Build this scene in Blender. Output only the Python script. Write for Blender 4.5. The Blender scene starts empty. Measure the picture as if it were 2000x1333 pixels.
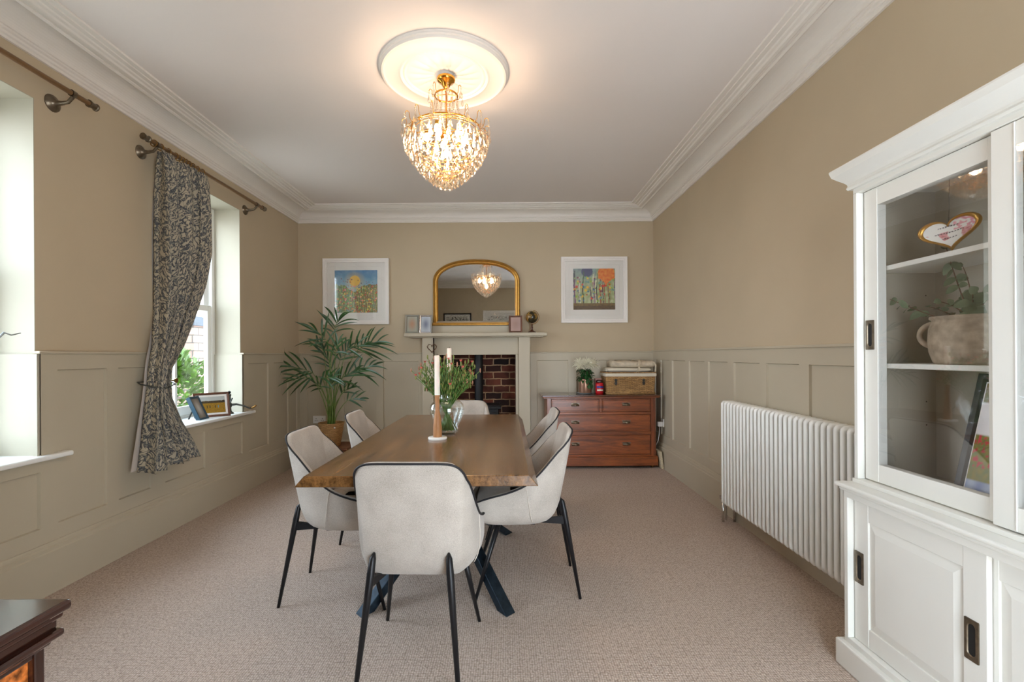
import bpy, bmesh, math, random
from math import sin, cos, pi, sqrt, radians
from mathutils import Vector, Matrix, noise
random.seed(7)
SC = bpy.context.scene
COL = SC.collection

# ------------------------------------------------------------------ camera, world, exposure
F = 929.0                                   # focal length in pixels of the 2000 px frame
cam_d = bpy.data.cameras.new('camera'); cam = bpy.data.objects.new('camera', cam_d); COL.objects.link(cam)
cam_d.sensor_width = 36; cam_d.lens = 36 * F / 2000; cam_d.shift_x = 0.005; cam_d.shift_y = 0.01375
cam_d.clip_start = 0.02
ROLL = 0.0061
cam.matrix_world = Matrix.Translation((0, 0, 1.22)) @ Matrix.Rotation(pi/2, 4, 'X') @ Matrix.Rotation(-ROLL, 4, 'Z')
SC.camera = cam
SC.view_settings.view_transform = 'Standard'; SC.view_settings.look = 'None'
SC.view_settings.exposure = 0.56; SC.view_settings.gamma = 1.0; SC.view_settings.use_curve_mapping = False
SC.cycles.max_bounces = 10; SC.cycles.diffuse_bounces = 6; SC.cycles.glossy_bounces = 5
SC.cycles.transmission_bounces = 8; SC.cycles.transparent_max_bounces = 24
SC.cycles.sample_clamp_indirect = 6.0; SC.cycles.caustics_reflective = False; SC.cycles.caustics_refractive = False
SC.cycles.blur_glossy = 0.5

world = bpy.data.worlds.new('sky'); SC.world = world; world.use_nodes = True
wn = world.node_tree; bg = wn.nodes['Background']
tc = wn.nodes.new('ShaderNodeTexCoord'); sp = wn.nodes.new('ShaderNodeSeparateXYZ'); rp = wn.nodes.new('ShaderNodeValToRGB')
wn.links.new(tc.outputs['Generated'], sp.inputs[0]); wn.links.new(sp.outputs['Z'], rp.inputs[0]); wn.links.new(rp.outputs[0], bg.inputs[0])
rp.color_ramp.elements[0].position = 0.0; rp.color_ramp.elements[0].color = (0.76, 0.84, 0.92, 1)
rp.color_ramp.elements[1].position = 0.9; rp.color_ramp.elements[1].color = (0.64, 0.82, 1.0, 1)
bg.inputs[1].default_value = 9.5

def portal(name, loc, rot, sx, sy):
    l = bpy.data.lights.new(name, 'AREA'); l.shape = 'RECTANGLE'; l.size = sx; l.size_y = sy
    l.cycles.is_portal = True
    o = bpy.data.objects.new(name, l); COL.objects.link(o); o.location = loc; o.rotation_euler = rot
    return o
portal('window_portal', (-2.76, 1.90, 1.63), (0, -pi/2, 0), 1.83, 1.06)
portal('window_portal', (-2.76, 3.805, 1.63), (0, -pi/2, 0), 1.83, 0.99)
portal('fill_opening_portal', (0.95, -0.62, 1.02), (pi/2, 0, pi), 1.3, 2.04)  # portal for the added opening behind the camera

# ------------------------------------------------------------------ colour and materials
def L(r, g, b, a=1.0):
    f = lambda c: (c/255/12.92) if c/255 <= 0.04045 else ((c/255 + 0.055)/1.055)**2.4
    return (f(r), f(g), f(b), a)

class NT:
    def __init__(s, name):
        s.m = bpy.data.materials.new(name); s.m.use_nodes = True; s.t = s.m.node_tree
        s.b = s.t.nodes['Principled BSDF']; s.out = s.t.nodes['Material Output']
    def n(s, typ, **kw):
        x = s.t.nodes.new(typ)
        for k, v in kw.items():
            if k.startswith('i_'): x.inputs[k[2:].replace('_', ' ')].default_value = v
            else: setattr(x, k, v)
        return x
    def l(s, a, b): s.t.links.new(a, b)
    def obj(s, scale=(1, 1, 1), rot=(0, 0, 0), which='Object'):
        c = s.n('ShaderNodeTexCoord'); m = s.n('ShaderNodeMapping')
        m.inputs['Scale'].default_value = scale; m.inputs['Rotation'].default_value = rot
        s.l(c.outputs[which], m.inputs[0]); return m.outputs[0]
    def ramp(s, fac, stops, interp='LINEAR'):
        r = s.n('ShaderNodeValToRGB'); r.color_ramp.interpolation = interp
        e = r.color_ramp.elements
        while len(e) < len(stops): e.new(0.5)
        for i, (p, c) in enumerate(stops): e[i].position = p; e[i].color = c
        s.l(fac, r.inputs[0]); return r.outputs[0]
    def bump(s, h, strength=0.3, dist=0.01, normal=None):
        b = s.n('ShaderNodeBump'); b.inputs['Strength'].default_value = strength; b.inputs['Distance'].default_value = dist
        s.l(h, b.inputs['Height'])
        if normal is not None: s.l(normal, b.inputs['Normal'])
        s.l(b.outputs[0], s.b.inputs['Normal']); return b.outputs[0]

def plain(name, col, rough=0.5, metal=0.0, var=0.0, vs=8, bump=0.0, bs=60, **kw):
    n = NT(name); n.b.inputs['Roughness'].default_value = rough; n.b.inputs['Metallic'].default_value = metal
    n.b.inputs['Base Color'].default_value = col
    for k, v in kw.items(): n.b.inputs[k.replace('_', ' ')].default_value = v
    if var > 0:
        t = n.n('ShaderNodeTexNoise', i_Scale=vs, i_Detail=4.0); n.l(n.obj(), t.inputs['Vector'])
        lo = tuple(c*(1-var) for c in col[:3]) + (1,); hi = tuple(min(1, c*(1+var)) for c in col[:3]) + (1,)
        n.l(n.ramp(t.outputs['Fac'], [(0.3, lo), (0.7, hi)]), n.b.inputs['Base Color'])
    if bump > 0:
        t = n.n('ShaderNodeTexNoise', i_Scale=bs, i_Detail=3.0); n.l(n.obj(), t.inputs['Vector'])
        n.bump(t.outputs['Fac'], bump, 0.002)
    return n.m

def wood(name, dark, light, axis='Y', rough=0.35, scale=6.0, stretch=14.0, bump=0.15, coat=0.0):
    n = NT(name); n.b.inputs['Roughness'].default_value = rough
    n.b.inputs['Coat Weight'].default_value = coat; n.b.inputs['Coat Roughness'].default_value = 0.15
    s = {'X': (1, stretch, stretch), 'Y': (stretch, 1, stretch), 'Z': (stretch, stretch, 1)}[axis]
    v = n.obj(s)
    a = n.n('ShaderNodeTexNoise', i_Scale=scale*0.35, i_Detail=6.0, i_Roughness=0.65, i_Distortion=0.6); n.l(v, a.inputs['Vector'])
    b = n.n('ShaderNodeTexNoise', i_Scale=scale*2.2, i_Detail=4.0, i_Roughness=0.7); n.l(v, b.inputs['Vector'])
    mx = n.n('ShaderNodeMath', operation='MULTIPLY_ADD'); n.l(a.outputs['Fac'], mx.inputs[0]); mx.inputs[1].default_value = 0.7
    m2 = n.n('ShaderNodeMath', operation='MULTIPLY'); n.l(b.outputs['Fac'], m2.inputs[0]); m2.inputs[1].default_value = 0.3
    n.l(m2.outputs[0], mx.inputs[2])
    n.l(n.ramp(mx.outputs[0], [(0.32, dark), (0.5, tuple((d+l)/2 for d, l in zip(dark, light))), (0.66, light)]), n.b.inputs['Base Color'])
    n.bump(mx.outputs[0], bump, 0.002)
    return n.m

def clear_glass(name, tint=(1, 1, 1, 1), rough=0.0, ior=1.45, body=0.0):
    """thin clear pane: straight-through light plus fresnel reflection"""
    n = NT(name); n.t.nodes.remove(n.b)
    tr = n.n('ShaderNodeBsdfTransparent'); tr.inputs[0].default_value = tint
    gl = n.n('ShaderNodeBsdfGlossy'); gl.inputs['Roughness'].default_value = rough; gl.inputs[0].default_value = (1, 1, 1, 1)
    lw = n.n('ShaderNodeLayerWeight'); lw.inputs[0].default_value = 0.5
    pw = n.n('ShaderNodeMath', operation='POWER'); n.l(lw.outputs['Facing'], pw.inputs[0]); pw.inputs[1].default_value = 4.5
    f0 = ((ior-1)/(ior+1))**2
    fr = n.n('ShaderNodeMath', operation='MULTIPLY_ADD'); n.l(pw.outputs[0], fr.inputs[0]); fr.inputs[1].default_value = 0.9-f0; fr.inputs[2].default_value = f0
    mx = n.n('ShaderNodeMixShader'); n.l(fr.outputs[0], mx.inputs[0]); n.l(tr.outputs[0], mx.inputs[1]); n.l(gl.outputs[0], mx.inputs[2])
    last = mx.outputs[0]
    if body > 0:
        g2 = n.n('ShaderNodeBsdfGlass'); g2.inputs['IOR'].default_value = 1.5; g2.inputs['Roughness'].default_value = 0.02; g2.inputs[0].default_value = tint
        m2 = n.n('ShaderNodeMixShader'); m2.inputs[0].default_value = body
        n.l(last, m2.inputs[1]); n.l(g2.outputs[0], m2.inputs[2]); last = m2.outputs[0]
    n.l(last, n.out.inputs[0]); return n.m

def emit(name, col, strength):
    n = NT(name); n.b.inputs['Base Color'].default_value = col
    n.b.inputs['Emission Color'].default_value = col; n.b.inputs['Emission Strength'].default_value = strength
    return n.m

def vcol(name, rough=0.5):
    n = NT(name); a = n.n('ShaderNodeVertexColor'); a.layer_name = 'paint'
    n.l(a.outputs[0], n.b.inputs['Base Color']); n.b.inputs['Roughness'].default_value = rough
    return n.m

def wicker(name, dark, light, cols=60.0, rows=45.0, rough=0.6, bumpd=0.006):
    """woven rods: two crossed wave fields in generated space"""
    n = NT(name); n.b.inputs['Roughness'].default_value = rough
    c = n.n('ShaderNodeTexCoord'); s = n.n('ShaderNodeSeparateXYZ'); n.l(c.outputs['Object'], s.inputs[0])
    ad = n.n('ShaderNodeMath', operation='ADD'); n.l(s.outputs['X'], ad.inputs[0]); n.l(s.outputs['Y'], ad.inputs[1])
    cb = n.n('ShaderNodeCombineXYZ'); n.l(ad.outputs[0], cb.inputs['X']); n.l(s.outputs['Z'], cb.inputs['Y'])
    wz = n.n('ShaderNodeTexNoise', i_Scale=35.0, i_Detail=2.0); n.l(c.outputs['Object'], wz.inputs['Vector'])
    wa = n.n('ShaderNodeVectorMath', operation='MULTIPLY_ADD'); n.l(wz.outputs['Color'], wa.inputs[0]); wa.inputs[1].default_value = (0.012, 0.006, 0); n.l(cb.outputs[0], wa.inputs[2])
    br = n.n('ShaderNodeTexBrick'); n.l(wa.outputs[0], br.inputs['Vector'])
    br.inputs['Scale'].default_value = 1.0; br.inputs['Brick Width'].default_value = 1/cols*1.9; br.inputs['Row Height'].default_value = 1/rows*0.46
    br.inputs['Mortar Size'].default_value = 0.0026; br.inputs['Mortar Smooth'].default_value = 1.0
    br.inputs['Color1'].default_value = light; br.inputs['Color2'].default_value = tuple((a+b)/2 for a, b in zip(dark, light))
    br.inputs['Mortar'].default_value = dark
    n.l(br.outputs['Color'], n.b.inputs['Base Color'])
    inv = n.n('ShaderNodeMath', operation='SUBTRACT'); inv.inputs[0].default_value = 1.0; n.l(br.outputs['Fac'], inv.inputs[1])
    n.bump(inv.outputs[0], 0.8, bumpd); return n.m

M = {}
M['wall'] = plain('wall paint warm stone', L(193, 176, 149), 0.85, var=0.03, vs=2.2, bump=0.06, bs=40)
M['panel'] = plain('panelling paint grey green stone', L(188, 177, 155), 0.5, var=0.02, vs=3, bump=0.03, bs=30)
M['reveal'] = plain('window reveal paint', L(178, 172, 154), 0.6, var=0.02, vs=3)
M['ceil'] = plain('ceiling paint', L(226, 218, 212), 0.9, var=0.012, vs=1.2, bump=0.04, bs=12)
M['cornice'] = plain('cornice paint', L(232, 226, 218), 0.6, var=0.01, vs=4)
M['gloss'] = plain('white gloss paint', L(238, 238, 234), 0.3)
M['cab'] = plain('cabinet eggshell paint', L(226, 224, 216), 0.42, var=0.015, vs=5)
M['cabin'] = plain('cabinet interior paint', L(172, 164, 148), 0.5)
M['rad'] = plain('radiator enamel', L(240, 239, 234), 0.3)
M['black'] = plain('black powder coated metal', L(24, 24, 27), 0.38, 0.3)
M['blackmatte'] = plain('black stove iron', L(26, 27, 30), 0.55, 0.2, bump=0.2, bs=90)
M['spider'] = plain('brushed dark steel', L(44, 58, 70), 0.36, 0.75, var=0.35, vs=30)
M['brass'] = plain('aged brass', L(150, 112, 62), 0.3, 0.9)
M['antique'] = plain('antique nickel', L(120, 108, 92), 0.35, 0.9, var=0.2, vs=60)
M['goldmetal'] = plain('polished gold metal', L(226, 168, 74), 0.16, 1.0)
M['gilt'] = plain('gilt frame leaf', L(196, 150, 76), 0.33, 0.85, var=0.12, vs=25)
M['chrome'] = plain('chrome', L(210, 210, 208), 0.12, 1.0)
M['pewter'] = plain('pewter', L(150, 150, 142), 0.35, 0.7)
M['silver'] = plain('hammered silver', L(205, 208, 214), 0.18, 1.0, bump=0.6, bs=70)
M['oak'] = wood('fumed oak top', L(48, 30, 15), L(148, 104, 58), 'Y', 0.25, 5.0, 16.0, 0.7, 0.25)
M['mahog'] = wood('red mahogany', L(78, 34, 9), L(172, 90, 37), 'X', 0.34, 7.0, 10.0, 0.08, 0.3)
M['mahogv'] = wood('red mahogany upright', L(70, 30, 9), L(150, 76, 33), 'Z', 0.34, 7.0, 12.0, 0.08, 0.3)
M['mahogtop'] = wood('mahogany top', L(44, 24, 16), L(104, 62, 42), 'X', 0.16, 5.0, 10.0, 0.05, 0.5)
M['antqwood'] = wood('dark polished rosewood', L(14, 6, 4), L(64, 24, 12), 'Y', 0.10, 8.0, 9.0, 0.05, 0.8)
M['inlay'] = wood('inlaid walnut band', L(30, 12, 6), L(60, 26, 14), 'Y', 0.12, 12.0, 5.0, 0.05, 0.8)
M['burl'] = plain('burr walnut veneer', L(196, 110, 48), 0.25, var=0.8, vs=60)
M['candlewood'] = wood('turned oak', L(150, 96, 56), L(196, 142, 92), 'Z', 0.5, 10.0, 10.0, 0.05)
M['polewood'] = wood('antique bronze pole', L(78, 54, 32), L(132, 98, 62), 'Y', 0.35, 8.0, 10.0, 0.03)
M['brownwood'] = wood('brown frame wood', L(60, 32, 20), L(104, 58, 36), 'Z', 0.3, 10.0, 8.0, 0.03)
M['wax'] = plain('ivory wax', L(240, 226, 212), 0.45, Subsurface_Weight=0.3)
M['ceramic'] = plain('white glazed ceramic', L(238, 236, 230), 0.2)
M['saucer'] = plain('grey ceramic', L(176, 184, 184), 0.2)
M['copperpot'] = plain('bronze glazed pot', L(150, 112, 90), 0.28, 0.5)
M['plastic'] = plain('white plastic', L(236, 234, 230), 0.35)
M['fabriccord'] = plain('black piping cord', L(20, 19, 24), 0.6)
M['seam'] = plain('pale seam cord', L(214, 204, 192), 0.8)
M['leaf'] = plain('palm leaf', L(34, 68, 20), 0.38, var=0.35, vs=9)
M['stem'] = plain('palm stem', L(98, 120, 52), 0.5, var=0.2, vs=20)
M['leaf2'] = plain('dark rose leaf', L(34, 78, 36), 0.4, var=0.3, vs=40)
M['eucal'] = plain('eucalyptus leaf', L(92, 106, 78), 0.6, var=0.3, vs=25)
M['twig'] = plain('brown twig', L(96, 66, 46), 0.8)
M['bloom'] = plain('cream petal', L(240, 236, 214), 0.6)
M['budpink'] = plain('rosy bud', L(176, 122, 96), 0.6, var=0.25, vs=60)
M['bud'] = plain('green bud', L(122, 126, 60), 0.6, var=0.35, vs=50)
M['pink'] = plain('pink petal', L(222, 118, 104), 0.6, var=0.2, vs=60)
M['fstem'] = plain('flower stem', L(84, 122, 50), 0.5, var=0.25, vs=40)
M['soil'] = plain('soil', L(50, 36, 26), 0.95, bump=0.8, bs=60)
M['wicker'] = wicker('willow weave', L(84, 48, 20), L(216, 168, 106), 50, 42)
M['wickerdark'] = wicker('brown willow weave', L(64, 34, 18), L(140, 88, 50), 60, 50)
M['basket'] = wicker('seagrass weave', L(138, 96, 54), L(204, 158, 102), 45, 40, 0.75)
M['linen'] = plain('linen lining', L(220, 210, 192), 0.9, bump=0.4, bs=160)
M['blanket'] = plain('oatmeal blanket', L(206, 192, 170), 0.95, var=0.14, vs=30, bump=0.6, bs=120)
M['cord'] = plain('cotton cord', L(214, 200, 176), 0.9, bump=0.7, bs=200)
M['pane'] = clear_glass('clear glass')
M['cabpane'] = clear_glass('cabinet glass', ior=1.75)
M['vglass'] = clear_glass('vase glass', (0.98, 0.99, 0.99, 1), ior=1.7, body=0.10)
M['water'] = clear_glass('water', (0.96, 0.985, 0.98, 1), ior=1.33, body=0.06)
M['crystal'] = clear_glass('cut crystal', (1.0, 0.97, 0.92, 1), 0.05, body=0.5)
M['bulb'] = emit('lit bulb', (1.0, 0.82, 0.56, 1), 30.0)
M['jarred'] = plain('red jar', L(196, 32, 40), 0.25)
M['label_blue'] = plain('blue label', L(44, 40, 130), 0.4)
M['label_cream'] = plain('cream label', L(232, 214, 196), 0.4)
M['jarlid'] = plain('smoked glass lid', L(52, 30, 28), 0.15)
M['pinkbox'] = plain('pink card', L(214, 160, 150), 0.5)
M['mount'] = plain('picture mount card', L(236, 232, 226), 0.8)
M['frame_white'] = plain('white picture frame', L(238, 232, 226), 0.4)
M['frame_blue'] = plain('blue painted frame', L(34, 66, 84), 0.4)
M['frame_black'] = plain('black frame', L(24, 20, 18), 0.35)
M['rusty'] = plain('old iron', L(78, 80, 76), 0.55, 0.6, var=0.3, vs=60)
M['claypot'] = plain('weathered stoneware', L(160, 144, 124), 0.85, var=0.30, vs=34, bump=1.0, bs=60)
M['globe'] = None
M['speck'] = plain('speckled card', L(204, 190, 160), 0.8, var=0.4, vs=140)
M['paint'] = vcol('painted print')
M['blurcard'] = vcol('photo print', 0.25)
M['slate'] = plain('slate', L(40, 42, 44), 0.5, var=0.2, vs=10)
M['hole'] = plain('dark recess', L(14, 12, 10), 0.7)
M['render'] = plain('white render', L(232, 230, 222), 0.9, var=0.06, vs=8)
M['bluebrick'] = plain('blue engineering brick', L(44, 54, 66), 0.6, var=0.3, vs=10)
M['bounceground'] = plain('daylight bounce ground', L(176, 168, 156), 0.95, var=0.15, vs=6)  # ground colour made pale to bounce daylight up into the room
M['bush'] = plain('laurel leaf', L(72, 112, 20), 0.45, var=0.35, vs=5)

n = NT('mirror silvering'); n.b.inputs['Base Color'].default_value = (0.86, 0.87, 0.86, 1); n.b.inputs['Metallic'].default_value = 1; n.b.inputs['Roughness'].default_value = 0.0; M['mirror'] = n.m

# chair fabric
n = NT('woven chair fabric'); n.b.inputs['Roughness'].default_value = 0.9; n.b.inputs['Sheen Weight'].default_value = 0.25
v = n.obj()
t = n.n('ShaderNodeTexNoise', i_Scale=420.0, i_Detail=2.0); n.l(v, t.inputs['Vector'])
t2 = n.n('ShaderNodeTexNoise', i_Scale=9.0, i_Detail=3.0); n.l(v, t2.inputs['Vector'])
mm = n.n('ShaderNodeMath', operation='MULTIPLY_ADD'); n.l(t.outputs['Fac'], mm.inputs[0]); mm.inputs[1].default_value = 0.6
m3 = n.n('ShaderNodeMath', operation='MULTIPLY'); n.l(t2.outputs['Fac'], m3.inputs[0]); m3.inputs[1].default_value = 0.4; n.l(m3.outputs[0], mm.inputs[2])
n.l(n.ramp(mm.outputs[0], [(0.3, L(158, 148, 137)), (0.7, L(205, 196, 185))]), n.b.inputs['Base Color'])
n.bump(t.outputs['Fac'], 0.5, 0.0015); M['fabric'] = n.m

# carpet: looped pile in small staggered nubs
n = NT('looped wool carpet'); n.b.inputs['Roughness'].default_value = 0.95
v = n.obj((1, 1.0, 1))
vo = n.n('ShaderNodeTexVoronoi', i_Scale=105.0, i_Randomness=0.35); n.l(v, vo.inputs['Vector'])
nz = n.n('ShaderNodeTexNoise', i_Scale=5.0, i_Detail=5.0); n.l(v, nz.inputs['Vector'])
nz2 = n.n('ShaderNodeTexNoise', i_Scale=60.0, i_Detail=2.0); n.l(v, nz2.inputs['Vector'])
c1 = n.ramp(vo.outputs['Distance'], [(0.2, L(216, 198, 184)), (0.75, L(150, 130, 114))])
mx = n.n('ShaderNodeMixRGB', blend_type='MULTIPLY'); mx.inputs[0].default_value = 0.5; n.l(c1, mx.inputs[1])
n.l(n.ramp(nz2.outputs['Fac'], [(0.3, (0.72, 0.70, 0.68, 1)), (0.65, (1, 1, 1, 1))]), mx.inputs[2])
n.l(mx.outputs[0], n.b.inputs['Base Color'])
inv = n.n('ShaderNodeMath', operation='SUBTRACT'); inv.inputs[0].default_value = 1.0; n.l(vo.outputs['Distance'], inv.inputs[1])
n.bump(inv.outputs[0], 0.7, 0.006); M['carpet'] = n.m

# curtain cloth: leafy pattern, in UV space (metres of cloth)
n = NT('leaf pattern curtain'); n.b.inputs['Roughness'].default_value = 0.85
uv = n.n('ShaderNodeUVMap'); uv.uv_map = 'cloth'
prev = None
ground = n.n('ShaderNodeRGB'); ground.outputs[0].default_value = L(78, 80, 84); prev = ground.outputs[0]
for sc_, rot, sd, colr, asp in ((105.0, 1.3, 5.1, L(128, 128, 120), 0.35), (80.0, -0.5, 3.3, L(160, 152, 134), 0.38), (58.0, 0.55, 0.0, L(182, 170, 148), 0.36)):
    mp = n.n('ShaderNodeMapping'); n.l(uv.outputs[0], mp.inputs[0]); mp.inputs['Rotation'].default_value = (0, 0, rot); mp.inputs['Location'].default_value = (sd, sd*0.7, 0)
    nn = n.n('ShaderNodeTexNoise', i_Scale=13.0, i_Detail=1.0); n.l(mp.outputs[0], nn.inputs['Vector'])
    ad = n.n('ShaderNodeVectorMath', operation='MULTIPLY_ADD'); n.l(nn.outputs['Color'], ad.inputs[0]); ad.inputs[1].default_value = (0.09, 0.09, 0); n.l(mp.outputs[0], ad.inputs[2])
    m2 = n.n('ShaderNodeMapping'); n.l(ad.outputs[0], m2.inputs[0]); m2.inputs['Scale'].default_value = (1.0, asp, 1)
    v1 = n.n('ShaderNodeTexVoronoi', feature='F1', i_Scale=sc_, i_Randomness=0.85); v1.voronoi_dimensions = '2D'; n.l(m2.outputs[0], v1.inputs['Vector'])
    inner = n.ramp(v1.outputs['Distance'], [(0.30, colr), (0.36, L(70, 72, 76))])
    mask = n.ramp(v1.outputs['Distance'], [(0.41, (1, 1, 1, 1)), (0.45, (0, 0, 0, 1))])
    mx = n.n('ShaderNodeMixRGB'); n.l(mask, mx.inputs[0]); n.l(prev, mx.inputs[1]); n.l(inner, mx.inputs[2]); prev = mx.outputs[0]
n.l(prev, n.b.inputs['Base Color']); M['curtain'] = n.m
M['lining'] = plain('curtain lining', L(196, 186, 176), 0.9)

# sooty brick
n = NT('sooty fireplace brick'); n.b.inputs['Roughness'].default_value = 0.9
c = n.n('ShaderNodeTexCoord'); s = n.n('ShaderNodeSeparateXYZ'); n.l(c.outputs['Object'], s.inputs[0])
ad = n.n('ShaderNodeMath', operation='ADD'); n.l(s.outputs['X'], ad.inputs[0]); n.l(s.outputs['Y'], ad.inputs[1])
cb = n.n('ShaderNodeCombineXYZ'); n.l(ad.outputs[0], cb.inputs['X']); n.l(s.outputs['Z'], cb.inputs['Y'])
nz = n.n('ShaderNodeTexNoise', i_Scale=14.0, i_Detail=3.0); n.l(cb.outputs[0], nz.inputs['Vector'])
ma = n.n('ShaderNodeVectorMath', operation='MULTIPLY_ADD'); n.l(nz.outputs['Color'], ma.inputs[0]); ma.inputs[1].default_value = (0.02, 0.02, 0); n.l(cb.outputs[0], ma.inputs[2])
br = n.n('ShaderNodeTexBrick'); n.l(ma.outputs[0], br.inputs['Vector'])
br.inputs['Scale'].default_value = 1.0; br.inputs['Brick Width'].default_value = 0.2; br.inputs['Row Height'].default_value = 0.085
br.inputs['Mortar Size'].default_value = 0.009; br.inputs['Mortar Smooth'].default_value = 0.4; br.inputs['Bias'].default_value = -0.1
br.inputs['Color1'].default_value = L(38, 24, 22); br.inputs['Color2'].default_value = L(142, 76, 56); br.inputs['Mortar'].default_value = L(196, 160, 124)
mx = n.n('ShaderNodeMixRGB', blend_type='MULTIPLY'); mx.inputs[0].default_value = 0.55; n.l(br.outputs['Color'], mx.inputs[1])
nz3 = n.n('ShaderNodeTexNoise', i_Scale=7.0, i_Detail=5.0); n.l(c.outputs['Object'], nz3.inputs['Vector'])
n.l(n.ramp(nz3.outputs['Fac'], [(0.38, (0.12, 0.10, 0.09, 1)), (0.6, (1, 1, 1, 1))]), mx.inputs[2]); n.l(mx.outputs[0], n.b.inputs['Base Color'])
inv = n.n('ShaderNodeMath', operation='SUBTRACT'); inv.inputs[0].default_value = 1.0; n.l(br.outputs['Fac'], inv.inputs[1]); n.bump(inv.outputs[0], 0.8, 0.01)
M['brick'] = n.m
n = NT('pale garden brick'); n.b.inputs['Roughness'].default_value = 0.9
c = n.n('ShaderNodeTexCoord'); s = n.n('ShaderNodeSeparateXYZ'); n.l(c.outputs['Object'], s.inputs[0])
ad = n.n('ShaderNodeMath', operation='ADD'); n.l(s.outputs['X'], ad.inputs[0]); n.l(s.outputs['Y'], ad.inputs[1])
cb = n.n('ShaderNodeCombineXYZ'); n.l(ad.outputs[0], cb.inputs['X']); n.l(s.outputs['Z'], cb.inputs['Y'])
br = n.n('ShaderNodeTexBrick'); n.l(cb.outputs[0], br.inputs['Vector'])
br.inputs['Scale'].default_value = 1.0; br.inputs['Brick Width'].default_value = 0.22; br.inputs['Row Height'].default_value = 0.10
br.inputs['Mortar Size'].default_value = 0.008
br.inputs['Color1'].default_value = L(136, 104, 94); br.inputs['Color2'].default_value = L(160, 134, 122); br.inputs['Mortar'].default_value = L(70, 66, 62)
n.l(br.outputs['Color'], n.b.inputs['Base Color']); M['gardenbrick'] = n.m
# globe map
n = NT('antique globe map'); n.b.inputs['Roughness'].default_value = 0.2
t = n.n('ShaderNodeTexNoise', i_Scale=11.0, i_Detail=3.0); n.l(n.obj(), t.inputs['Vector'])
n.l(n.ramp(t.outputs['Fac'], [(0.48, L(46, 40, 24)), (0.52, L(150, 116, 54)), (0.7, L(110, 66, 34))]), n.b.inputs['Base Color']); M['globe'] = n.m

# ------------------------------------------------------------------ object helpers
def tag(o, label=None, cat=None, group=None, kind=None):
    if label: o['label'] = label
    if cat: o['category'] = cat
    if group: o['group'] = group
    if kind: o['kind'] = kind
    return o
def empty(name, loc=(0, 0, 0), rz=0, label=None, cat=None, group=None, kind=None):
    o = bpy.data.objects.new(name, None); COL.objects.link(o); o.location = loc; o.rotation_euler = (0, 0, rz)
    o.empty_display_size = 0.1
    return tag(o, label, cat, group, kind)
def copy_tree(o, parent=None):
    c = o.copy(); COL.objects.link(c); c.parent = parent
    for ch in [x for x in COL.objects if x.parent == o]: copy_tree(ch, c)
    return c

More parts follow.
